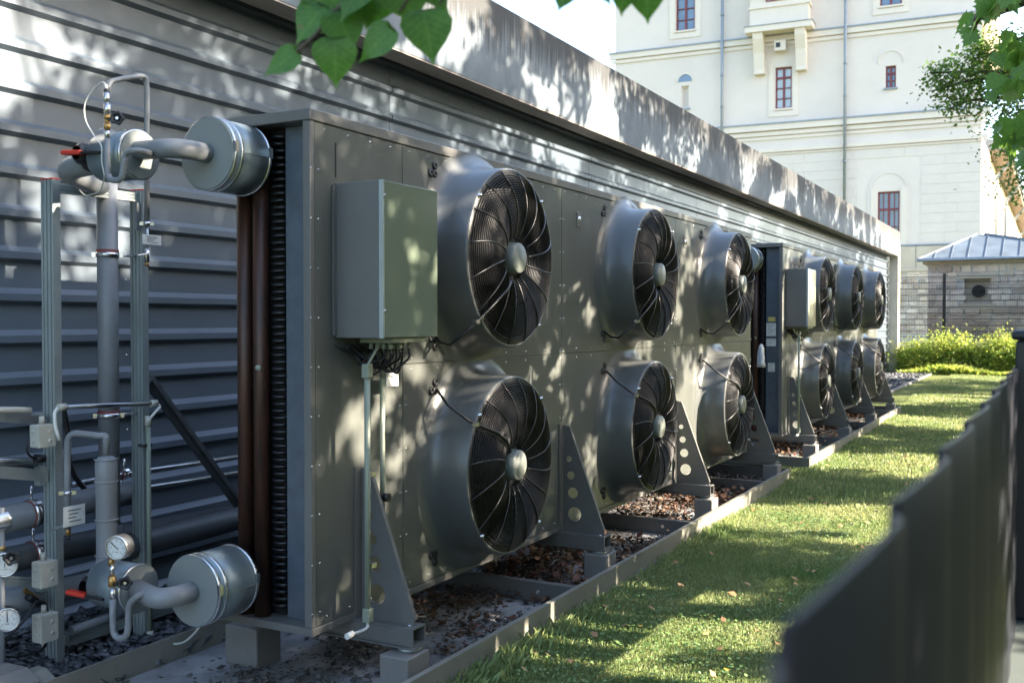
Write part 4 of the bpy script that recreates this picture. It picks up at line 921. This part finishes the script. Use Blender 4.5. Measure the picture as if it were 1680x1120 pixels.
# sandstone slabs under the rendered zone
for row, (za, zb) in enumerate(((4.15, 5.2),)):
    for k in range(13):
        mb = MB(); fb(mb, k*1.4+.012, k*1.4+1.388, za+.01, zb-.01, -.05, .10+.004*(k % 3)); mb.obj('sandstone_slab', SANDST, B)
mb = MB(); fb(mb, -.2, SL_, 4.0, 4.15, -.05, .2); mb.obj('plinth_ledge', SANDST, B)
# oriel on brackets
so0, _ = fac(1330, 40); so1, _ = fac(1235, 40)
ma = MB(); fb(ma, so0, so1, 16.35, ZTOP, 0.001, .75); 
orl = ma.obj('oriel_bay', CREAM2, B)
ma = MB(); fb(ma, so0-.2, so1+.2, 16.06, 16.34, .001, 1.0); ma.obj('oriel_ledge', CREAM2, orl)
ma = MB(); fb(ma, so0-.24, so1+.24, 16.345, 16.375, .001, 1.04); ma.obj('zinc_flashing', ZINCP, orl)
ma = MB(); fb(ma, so0-.06, so1+.06, 17.25, 17.37, .001, .81); ma.obj('oriel_sill_course', CREAM2, orl)
for sa in (so0+.15, so1-.95+.3):
    c = P0+LV*sa; pts = [(0.001,16.05),(.9,16.05),(.85,15.75),(.55,15.1),(.4,14.3),(.4,14.1),(0.001,14.1)]
    A = []
    for e in (0, .5):
        for d, z in pts: p = P0+LV*(sa+e)+NV*d; p.z = z; A.append(p)
    n = len(pts); MB().add(A, [tuple(range(n)), tuple(range(n, 2*n))[::-1]]+[(i, (i+1) % n, n+(i+1) % n, n+i) for i in range(n)]).obj('oriel_bracket', CREAM2, orl)
sw, zw = fac(1282, 78)
ma = MB(); fb(ma, sw-.28, sw+.28, zw-.25, zw+.25, .001, .45); nbx = ma.obj('nesting_box', CREAM2, orl); ma = MB(); fb(ma, sw-.02, sw+.2, zw-.1, zw+.14, .451, .46); ma.obj('box_opening', BLACK, nbx)
w_or = [fac(1295, 10)[0], fac(1261, 10)[0]]
mo = MB()
s0, s1 = min(w_or)-.0, max(w_or); zb, zt = 17.55, 20.2
for a, b in ((s0, s0+.07), (s1-.07, s1), ((s0+s1)/2-.05, (s0+s1)/2+.05)): fb(mo, a, b, zb, zt, .752, .80)
for z in (zb+.03, 18.3, 19.2): fb(mo, s0+.001, s1-.001, z-.03, z+.03, .753, .79)
wo2 = mo.obj('window', WINRED, orl); m3 = MB(); fb(m3, s0+.02, s1-.02, zb, zt, .751, .758); 
bpy.data.objects  # oriel glazing
o = m3.obj('oriel_pane', CURT, orl)
# downpipes
for px in (1186, 1387):
    s, _ = fac(px, 200); ztop = ZTOP; zbot = 5.3
    c = P0+LV*s+NV*.24; dp = MB().tube([(c.x, c.y, zbot), (c.x, c.y, ztop)], .075, n=12).obj('downpipe', ZINCP, B)
    for z in (7.2, 9.4, 12.6, 14.2, 17.3, 19.3): MB().cyl((c.x, c.y, z), (c.x, c.y, z+.09), .095, n=12).obj('pipe_collar', ZINCP, dp)
# rubble base
ma = MB(); fb(ma, -.2, SL_, 0, 4.0, -.3, .12); ma.obj('rubble_base', MORT, B)
rs = random.Random(9)
def stones(par, orig, L_, N_, s0, s1, z0, z1, d, name='stone', hole=None):
    z = z0
    var = []
    while z < z1-.05:
        h = rs.uniform(.14, .27); h = min(h, z1-z); s = s0
        while s < s1-.05:
            w_ = rs.uniform(.22, .62); w_ = min(w_, s1-s)
            cx, cz = s+w_/2, z+h/2
            if not (hole and hole[0]-.05 < cx < hole[1]+.05 and hole[2]-.05 < cz < hole[3]+.05):
                mb = MB(); dd = d+rs.uniform(.01, .05)
                pts = []
                for (a, b) in ((0,.2),(.1,0),(.9,.02),(1,.25),(.98,.85),(.85,1),(.12,.97),(0,.8)): pts.append((s+.012+(w_-.024)*min(1,max(0,a+rs.uniform(-.04,.04))), z+.01+(h-.02)*min(1,max(0,b+rs.uniform(-.06,.06)))))
                A = []
                for k, q in enumerate((d-.03, dd)):
                    for (a, b) in pts: p = orig+L_*(a+(cx-a)*.06*k)+N_*q; p.z = b+(cz-b)*.06*k; A.append(p)
                n = 8; mb.add(A, [tuple(range(n, 2*n))]+[(i, (i+1) % n, n+(i+1) % n, n+i) for i in range(n)])
                mb.obj(name, RUB, par)
            s += w_
        z += h
stones(B, P0, LV, NV, 1.8, 5.4, 1.0, 3.98, .12)
# side wing running away along Y, sunlit
C0 = P0.copy(); E0 = LV*0
xr = P0.x+.05
wing = thing('building_wing', (xr, P0.y+.2, 0), 'sunlit narrow side wing of the cream building with eaves and downpipes at the right edge', 'building')
MB().box(xr-6, xr, P0.y+.25, P0.y+75, 0, 10.2).obj('wing_wall', CREAM2, wing)
MB().box(xr-6, xr+.9, P0.y+6, P0.y+75, 10.21, 10.5).obj('eaves', EAVE, wing)
MB().prism([(xr-6,10.51),(xr+1.0,10.51),(xr+1.0,10.65),(xr-6,13.5)], 'y', P0.y+6, P0.y+75).obj('wing_roof', ZINC, wing)
MB().box(xr, xr+.12, P0.y+.25, P0.y+75, 0, 4.1).obj('wing_plinth', SANDST, wing)
for k in range(16):
    y = P0.y+2+k*4.2
    for z0, z1 in ((1.3+4.2, 8.6),):
        f = MB().box(xr+.002, xr+.05, y, y+1.2, z0, z1).obj('window', WINRED, wing); MB().box(xr+.051, xr+.056, y+.1, y+1.1, z0+.1, z1-.1).obj('pane', GLASS, f)
        MB().box(xr+.002, xr+.16, y-.25, y-.02, z0-.2, z1+.3).obj('window_surround', CREAM2, f); MB().box(xr+.002, xr+.16, y+1.22, y+1.45, z0-.2, z1+.3).obj('window_surround', CREAM2, f)
for y in (P0.y+8, P0.y+20, P0.y+34, P0.y+50):
    MB().tube([(xr+.95, y, 10.5), (xr+.95, y, 10.2), (xr+.2, y, 9.3), (xr+.2, y, 4.3)], .09, n=10, bend=.3).obj('downpipe', ZINCP, wing); MB().box(xr, xr+.45, y-.2, y+.2, 4.1, 4.3).obj('pipe_shoe', ZINCP, wing)
MB().box(xr-5.8, xr+.5, P0.y+.6, P0.y+12, 15.6, 16.1).obj('upper_cornice', CREAM2, wing)

# ------------------------------------------------------------------ stone hut with zinc hip roof
YHUT = 36.8
hx0 = atY(1522, 470, YHUT).x; hx1 = hx0+5.6
H = thing('stone_hut', (hx0, YHUT, 0), 'small rubble stone outbuilding with zinc hip roof and round barred window', 'outbuilding')
rw = [atY(1590, 460, YHUT), atY(1620, 495, YHUT)]
hz1 = 3.55
cxw, czw = (rw[0].x+rw[1].x)/2-.0, (rw[0].z+rw[1].z)/2; hl = (cxw-.42-hx0, cxw+.42-hx0, czw-.42, czw+.42)
ma = MB()
for a, b, c, d in ((hx0, cxw-.42, 0, hz1), (cxw+.42, hx1, 0, hz1), (cxw-.42, cxw+.42, 0, czw-.42), (cxw-.42, cxw+.42, czw+.42, hz1)): ma.box(a, b, YHUT, YHUT+.4, c, d)
ma.box(hx0, hx1, YHUT+.4, YHUT+4, 0, hz1); ma.obj('wall', MORT, H)
stones(H, Vector((hx0, YHUT, 0)), Vector((1,0,0)), Vector((0,-1,0)), 0, hx1-hx0, .9, hz1-.02, 0, hole=hl)
ma = MB(); ma.box(cxw-.42, cxw+.42, YHUT+.25, YHUT+.3, czw-.42, czw+.42); rwn = ma.obj('window', SANDST, H)
MB().lathe([(0,.27),(.03,.27),(.04,.23),(.04,.22)], (cxw, YHUT+.249, czw), (0,-1,0), 28).obj('round_frame', SANDST, rwn); MB().cyl((cxw, YHUT+.248, czw), (cxw, YHUT+.22, czw), .22, n=24).obj('pane', DARK, rwn)
ba = MB()
for k in (-2,-1,0,1,2): hh_ = math.sqrt(.22**2-(k*.08)**2); ba.cyl((cxw+k*.08, YHUT+.20, czw-hh_), (cxw+k*.08, YHUT+.20, czw+hh_), .009, n=6)
for k in (-1,0,1): hh_ = math.sqrt(.22**2-(k*.1)**2); ba.cyl((cxw-hh_, YHUT+.195, czw+k*.1), (cxw+hh_, YHUT+.195, czw+k*.1), .009, n=6)
ba.obj('window_bars', GUARD, rwn)
for a, b, c, d in ((cxw-.6, cxw+.6, czw+.42, czw+.58), (cxw-.55, cxw+.55, czw-.62, czw-.42)): MB().box(a, b, YHUT-.05, YHUT+.1, c, d).obj('lintel', SANDST, rwn)
MB().box(hx0-.15, hx1+.15, YHUT-.16, YHUT+4.1, hz1, hz1+.14).obj('eaves_course', SANDST, H)
ez = hz1+.15; ax0, ay = (hx0+hx1)/2-.5, YHUT+1.9; apz = ez+.95; e0, e1, e2, e3 = (hx0-.3, YHUT-.3, ez), (hx1+.3, YHUT-.3, ez), (hx1+.3, YHUT+4.3, ez), (hx0-.3, YHUT+4.3, ez)
apx0 = atY(1602, 405, ay).x; r0, r1 = (apx0, ay, apz), (apx0+.25, ay, apz)
rf = MB().add([e0, e1, e2, e3, r0, r1], [(0,1,5,4),(1,2,5),(2,3,4,5),(3,0,4),(0,3,2,1)]).obj('roof', ZINC, H)
for k in range(1, 12):
    f = k/12; p = Vector(e0).lerp(Vector(e1), f)
    # rib climbs straight up the slope until it meets the hip
    top = min((p.x-e0[0])/(r0[0]-e0[0]), (e1[0]-p.x)/(e1[0]-r1[0]), 1); q = Vector((p.x, e0[1]+(ay-e0[1])*top, ez+.95*top)); MB().bar(p+Vector((0,0,.01)), q+Vector((0,0,.01)), .022, .03).obj('standing_seam', ZINC, rf)
for a, b in ((e0, r0), (e1, r1)): MB().bar(Vector(a)+Vector((0,0,.02)), Vector(b)+Vector((0,0,.02)), .06, .06).obj('hip_cap', ZINC, rf)
MB().tube([(hx0-.3, YHUT-.36, ez-.02), (hx1+.3, YHUT-.36, ez-.02)], .06, n=8).obj('gutter', ZINCP, rf)

# ------------------------------------------------------------------ wire mesh fence
YM = 35.6
mf = thing('mesh_fence', (-3, YM, 0), 'dark double wire mesh fence in front of the stone wall behind the bushes', 'fence')
mx0 = atY(1476, 500, YM).x-1.5
xp = atY(1549, 500, YM).x
for k in range(-2, 4):
    x = xp+k*2.5; o = MB().box(x-.04, x+.04, YM-.02, YM+.04, 0, 3.15).obj('post', FENCE, mf); MB().box(x-.045, x+.045, YM-.025, YM+.045, 3.15, 3.18).obj('post_cap', FENCE, o)
    pm = MB(); 
    for j in range(1, 50): pm.box(x+j*.05-.006, x+j*.05+.006, YM-.003, YM+.003, .05, 3.05)
    for j in range(16): pm.box(x+.04, x+2.46, YM-.011, YM-.004, .08+j*.2-.011, .08+j*.2+.011)
    pm.obj('mesh_panel', FENCE, mf)

# ------------------------------------------------------------------ bushes behind the lawn
def bush(c, r, hgt, n, label):
    c = np.array(c); k = 60; D = unit(rng.normal(size=(k, 3))); D[:,2] = abs(D[:,2]); cc = c+D*np.array([r, r*.6, hgt])*(.35+.6*rng.random((k,1)))
    idx = rng.integers(0, k, n); C = cc[idx]+rng.normal(size=(n,3))*np.array([.16,.13,.13]); C[:,2] = np.maximum(C[:,2], .03)
    sh = rng.random(n) < .06; C[sh, 2] += rng.random(sh.sum())*.3
    t = thing('shrub', tuple(c), label, 'shrub', 'leafy shrubs behind the lawn')
    P, F = leaf_quads(C-c, .075, .55, flat=.35); me = npmesh('foliage', P, F, BUSHM); o = bpy.data.objects.new('foliage', me); col.objects.link(o); o.parent = t
    st = MB()
    for i in range(14): q = cc[i]; st.tube([c, c*.5+q*.5+np.array([0,0,.1]), q+np.array([0,0,.2])], .012, n=5)
    st.obj('stem', BARK, t)
for i, px in enumerate((1490, 1522, 1556, 1590, 1626, 1662, 1700)):
    p = atY(px, 600, 33.8+.35*(i % 2)); lab = ['low bright green shrub directly beside the concrete pier', 'bright green shrub, second along from the pier', 'yellow green shrub in front of the mesh fence post', 'leafy shrub in front of the left part of the stone hut', 'leafy shrub below the round barred window', 'leafy shrub beside the far fence post at the right edge', 'shrub mostly hidden behind the near fence at the right edge'][i]
    bush((p.x, p.y, 0), .75, (.95, 1.1, 1.4, 1.2, 1.35, 1.3, 1.3)[i], 7500, lab)
grass('bush_skirt', BUSHM, 9000, -4.2, .8, 32.6, 33.8, .25, .03, 'low leafy growth at the foot of the shrubs', lean=.9)

# ------------------------------------------------------------------ trees
def crown_mesh(seed, rx, ry, rz, k, per, size, m_, spread=.42, name='crown'):
    r = np.random.default_rng(seed); D = unit(r.normal(size=(k,3))); cc = D*(r.random((k,1))**.45)*np.array([rx,ry,rz])
    n = k*per; rad = spread*(.6+.8*r.random((k,1))); C = np.repeat(cc, per, 0)+unit(r.normal(size=(n,3)))*r.random((n,1))**.4*np.repeat(rad, per, 0)*np.array([1,1,.75])
    P, F = leaf_quads(C, size, .75, flat=.25, r=r); return npmesh(name, P, F, m_), cc
def tree(loc, h, cm_, cc, label, rot=0, tr=.2, sc_=1.0, name='linden_tree'):
    t = thing(name, loc, label, 'tree', 'trees along the garden side')
    base = Vector(loc); top = base+Vector((0,0,h)); c0 = top
    tk = MB(); tk.tube([base-Vector((0,0,.1)), base+Vector((.05,.03,1.2)), base+Vector((0,.1,h*.55)), top], [tr*1.25, tr, tr*.75, tr*.35], n=12)
    r = random.Random(int(loc[1]*10)); trunk = tk.obj('trunk', BARK, t)
    lb = MB()
    for i in range(0, len(cc), max(1, len(cc)//26)):
        q = Matrix.Rotation(rot, 3, 'Z') @ (Vector(cc[i])*sc_)*.9+c0; s_ = base.lerp(top, r.uniform(.5, 1)); lb.tube([s_, s_.lerp(q, .5)+Vector((0,0,-.15)), q], [.06, .035, .01], n=6)
    lb.obj('limbs', BARK, trunk)
    o = bpy.data.objects.new('crown', cm_); col.objects.link(o); o.parent = t; o.location = (0, 0, h); o.rotation_euler = (0, 0, rot); o.scale = (sc_,)*3
    return t
cmA, ccA = crown_mesh(1, 3.2, 3.0, 4.2, 128, 250, .12, LEAF, spread=.42); cmB, ccB = crown_mesh(2, 3.2, 3.0, 4.1, 122, 250, .12, LEAF, spread=.43)
spots = [(4.3, 2.4), (4.9, 7.4), (4.3, 12.4), (5.0, 17.2), (4.6, 22.2), (5.4, 26.2), (5.2, 30.4), (6.2, -3.6)]
for i, (x, y) in enumerate(spots):
    tree((x, y, 0), 6.5+.4*(i % 3), (cmA, cmB)[i % 2], (ccA, ccB)[i % 2], ['broad linden abreast of the camera, on the garden side', 'tall linden just past the camera on the garden side', 'linden opposite the nearest cooling unit', 'linden opposite the gap between the cooling units', 'linden opposite the farther cooling unit', 'linden opposite the far end of the border frame', 'linden opposite the concrete pier', 'linden behind the camera on the garden side'][i], rot=i*1.3)

young = ['young linden sapling nearest the camera on the garden side', 'young linden sapling opposite the middle of the nearest unit', 'young linden sapling opposite the end of the nearest unit', 'young linden sapling opposite the farther unit', 'young linden sapling opposite the last fans', 'farthest young linden sapling on the garden side', 'young linden sapling next to the camera by the dark fence']
for i, (x, y) in enumerate([(3.1, 4.9), (3.7, 8.2), (3.2, 11.6), (3.9, 16.0), (3.4, 21.0), (3.6, 27.5), (2.9, 1.7)]):  # unseen saplings added to shade the lawn, border frame and fence slats
    tree((x, y, 0), 2.7+.3*(i % 2), (cmB, cmA)[i % 2], (ccB, ccA)[i % 2], young[i], rot=2+i*2.1, tr=.07, sc_=.46 if i < 6 else .52)
# unseen hedge, added to darken the horizon and put green into the reflections
hg = thing('tall_hedge', (12, 16, 0), 'tall dense hedge along the far side of the garden, opposite the cooling units', 'hedge')
MB().box(11.6, 13.4, -14, 46, 0, 4.3).obj('hedge_core', BARK, hg)
n = 60000; C = np.stack([rng.uniform(11.2, 11.7, n), rng.uniform(-14.3, 46.3, n), 4.6*rng.random(n)], 1); C[:, 0] += .25*np.sin(C[:,1]*1.7)*np.sin(C[:,2]*1.9)
C2 = np.stack([rng.uniform(11.4, 13.6, 20000), rng.uniform(-14.3, 46.3, 20000), 4.35+.4*rng.random(20000)], 1); C = np.concatenate([C, C2])
P, F = leaf_quads(C-np.array([12,16,0]), .17, .7); me = npmesh('foliage', P, F, LEAF); o = bpy.data.objects.new('foliage', me); col.objects.link(o); o.parent = hg

# near linden whose low branch hangs into the top of the view
nl = thing('linden_tree', (1.6, -1.2, 0), 'old linden beside the camera whose low leafy branch hangs into the top of the view', 'tree')
tk = MB(); tk.tube([(1.6,-1.2,-.1),(1.62,-1.15,1.3),(1.5,-1.0,3.0),(1.2,-.6,5.2)], [.24,.2,.16,.08], n=14); trk = tk.obj('trunk', BARK, nl)
cmC, ccC = crown_mesh(5, 1.5, 1.5, 1.2, 40, 60, .10, LEAFL, spread=.3); o = bpy.data.objects.new('crown', cmC); col.objects.link(o); o.parent = nl; o.location = (-.4, .3, 6.0)
def heart():
    pts = [(0,-.06),(.10,-.02),(.26,-.06),(.42,.06),(.48,.24),(.43,.44),(.30,.64),(.16,.80),(.06,.92),(0,1.08)]
    L_ = [(x, y) for x, y in pts]; n = len(L_); vs = [(0, y, 0) for x, y in L_]+[(x, y, .10*x+.05*math.sin(y*5)*x-.12*(y-.4)**2) for x, y in L_]+[(-x, y, .10*x+.05*math.sin(y*5+1)*x-.12*(y-.4)**2) for x, y in L_]
    vs = [(x, y, z-(.12*(y-.4)**2 if i < n else 0)) for i, (x, y, z) in enumerate(vs)]
    fs = []
    for k in (1, 2):
        for i in range(n-1): f = (i, i+1, k*n+i+1, k*n+i); fs.append(f if k == 1 else f[::-1])
    return MB().add(vs, fs, True).mesh('leaf', LEAFV)
HEART = heart()
twigs = MB()
def tw(*pts, r=.003): twigs.tube([atD(p[0], p[1], p[2]+.35) for p in pts], [r*(1.6-1.0*i/(len(pts)-1)) for i in range(len(pts))], n=6)
tw((760,-420,1.15),(700,-120,1.4),(580,-10,1.52),(545,25,1.55),(520,55,1.55),(487,86,1.55), r=.006)
tw((700,-120,1.4),(690,-30,1.5),(655,20,1.5), r=.004); tw((700,-120,1.4),(730,-20,1.5),(722,8,1.5))
tw((760,-420,1.15),(900,-160,1.35),(1010,-60,1.45),(1045,-20,1.45), r=.004)
tw((1045,-20,1.45),(940,-12,1.45))
hb = twigs.obj('hanging_branch', BARK, nl)
MB().tube([(1.35,-.8,4.4), (1.0,-.3,3.9), (.5,.3,3.1), tuple(atD(900,-500,1.6)), tuple(atD(760,-420,1.5))], [.05,.035,.02,.010,.007], n=8, bend=.3).obj('limb', BARK, nl)
HB_LEAVES = [ # base px, tip px, depth
 ((530,12),(487,68),62,1.56),((556,20),(578,85),64,1.53),((549,66),(551,141),64,1.5),((488,87),(434,122),40,1.57),((642,48),(590,100),48,1.5),
 ((695,20),(711,101),74,1.48),((560,-25),(600,40),66,1.55),((604,-20),(604,42),58,1.57),((640,-30),(600,45),60,1.6),((500,-32),(540,22),56,1.58),((655,-30),(680,40),80,1.5),
 ((690,-40),(735,18),56,1.53),((600,-40),(560,30),58,1.5),((620,-50),(660,5),60,1.52),((470,-45),(505,5),50,1.6),((730,-40),(716,22),40,1.55),
 ((1025,-35),(1020,24),46,1.45),((1060,-30),(1063,36),54,1.43),((930,-22),(917,16),36,1.46),((975,-40),(1000,5),40,1.46)]
for (bx, by), (tx, ty), wd, d in HB_LEAVES:
    d += .35; a = atD(bx, by, d); b_ = atD(tx, ty, d-.02+.04*rs.random()); y_ = (b_-a); Ln = y_.length; y_.normalize(); n_ = (-FW+Vector((rs.uniform(-.3,.3), rs.uniform(-.3,.3), rs.uniform(.1,.6)))); n_ = (n_-y_*n_.dot(y_)).normalized(); x_ = y_.cross(n_)
    M = Matrix((x_, y_, n_)).transposed(); W_ = wd/1640*d
    o = place('leaf', HEART, hb, tuple(a), M.to_quaternion(), (W_*1.25, Ln/1.0, Ln)); 
# maple at upper right
def mapleleaf():
    half = [(0,0),(.10,.02),(.30,-.12),(.28,.02),(.50,.12),(.42,.22),(.62,.42),(.40,.42),(.38,.52),(.24,.46),(.26,.72),(.12,.70),(0,1.0)]
    vs = [(0, .3, .03)]+[(x, y, -.10*x*x) for x, y in half]+[(-x, y, -.10*x*x) for x, y in half[1:-1]][::-1]
    n = len(vs)-1; return MB().add(vs, [(0, 1+i, 1+(i+1) % n) for i in range(n)], True).mesh('leaf', LEAFM)
ML = mapleleaf()
mp = thing('maple_tree', (3.3, 8.5, 0), 'maple with large lobed leaves hanging in at the upper right edge', 'tree')
MB().tube([(3.3,8.5,-.1),(3.2,8.4,1.5),(2.6,8.1,3.4),(2.3,8.0,5.6)], [.2,.17,.13,.06], n=12).obj('trunk', BARK, mp)
mbr = MB(); lf = []
def branch(pts, nleaf, jit=(16, 18)):
    Q_ = [atD(*p) for p in pts]; mbr.tube([Vector((2.45,8.05,4.6))]+Q_, [.045]+[.02*(1-.75*i/len(Q_)) for i in range(len(Q_))], n=6, bend=.2)
    for k in range(nleaf):
        f = k/(nleaf-1)*(len(pts)-1); i = min(int(f), len(pts)-2); u = f-i; p = [pts[i][j]*(1-u)+pts[i+1][j]*u for j in range(3)]
        lf.append((p[0]+rs.uniform(-1,1)*jit[0], p[1]+rs.uniform(-.7,1.2)*jit[1], p[2]+rs.uniform(-.3,.3)))
branch([(1700,-40,5.2),(1640,-10,5.3),(1608,20,5.3)], 22, (22,14))
branch([(1605,25,5.3),(1600,40,5.35),(1595,50,5.35)], 4, (6,5))
branch([(1760,20,5.5),(1705,50,5.4),(1650,75,5.5)], 36, (20,24))
branch([(1760,70,5.5),(1700,100,5.4),(1640,140,5.5)], 44, (24,24))
branch([(1760,140,5.5),(1710,190,5.4),(1660,215,5.5)], 40, (24,22))
branch([(1770,220,5.5),(1720,250,5.4),(1650,215,5.5)], 34, (26,22))
lb_ = mbr.obj('branch', BARK, mp)
for (px, py, d) in lf:
    a = atD(px, py, d); y_ = Vector((rs.uniform(-.8,.5), rs.uniform(-.5,.5), -1)).normalized(); n_ = Vector((rs.uniform(-.4,1), rs.uniform(-1,.2), rs.uniform(-.1,.9))); n_ = (n_-y_*n_.dot(y_)).normalized(); x_ = y_.cross(n_)
    s_ = rs.uniform(.085, .135); place('leaf', ML, lb_, tuple(a), Matrix((x_, y_, n_)).transposed().to_quaternion(), s_)
# small leaved tree behind it
st = thing('hornbeam_tree', (2.6, 15.5, 0), 'small leaved tree reaching in front of the cream building at the right', 'tree')
MB().tube([(2.6,15.5,-.1),(2.5,15.4,1.5),(2.0,15.1,3.6),(1.3,15.0,5.6)], [.17,.14,.1,.05], n=12).obj('trunk', BARK, st)
cl_ = []; lm = MB()
def spray(pts, n, sp):
    Q_ = [np.array(atD(*p)) for p in pts]; lm.tube([Vector((1.9,15.05,4.2))]+[Vector(q) for q in Q_], [.05]+[.03*(1-.8*i/len(Q_)) for i in range(len(Q_))], n=6)
    for k in range(n):
        f = rng.random()*(len(Q_)-1); i = min(int(f), len(Q_)-2); u = f-i; cl_.append(Q_[i]*(1-u)+Q_[i+1]*u+rng.normal(size=3)*sp*(.35+.65*(1-f/(len(Q_)-1))))
spray([(1700,120,13.2),(1640,125,13),(1590,132,13),(1528,150,13)], 1440, 0.29)
spray([(1700,120,13.2),(1630,118,13),(1575,118,13),(1525,120,13)], 1080, 0.22)
spray([(1690,90,13.2),(1640,95,13),(1612,88,13),(1603,78,13)], 840, 0.21)
spray([(1690,160,13.2),(1640,160,13),(1590,165,13),(1556,180,13)], 840, 0.22)
spray([(1720,190,13.2),(1680,215,13),(1655,240,13)], 840, 0.34)
spray([(1740,250,13.5),(1700,280,13),(1672,300,13)], 1080, 0.39)
spray([(1740,150,13.5),(1700,170,13),(1660,190,13)], 1080, 0.39)
P_, F_ = leaf_quads(np.array(cl_), .058, .62, flat=.3); me = npmesh('crown', P_-np.array([2.6,15.5,0]), F_, SMALLM); o = bpy.data.objects.new('crown', me); col.objects.link(o); o.parent = st
lm.obj('limbs', BARK, st)
cmD, ccD = crown_mesh(8, 1.7, 1.9, 1.5, 60, 70, .07, BUSHM, spread=.3); o = bpy.data.objects.new('crown', cmD); col.objects.link(o); o.parent = st; o.location = (.2, .3, 6.2)
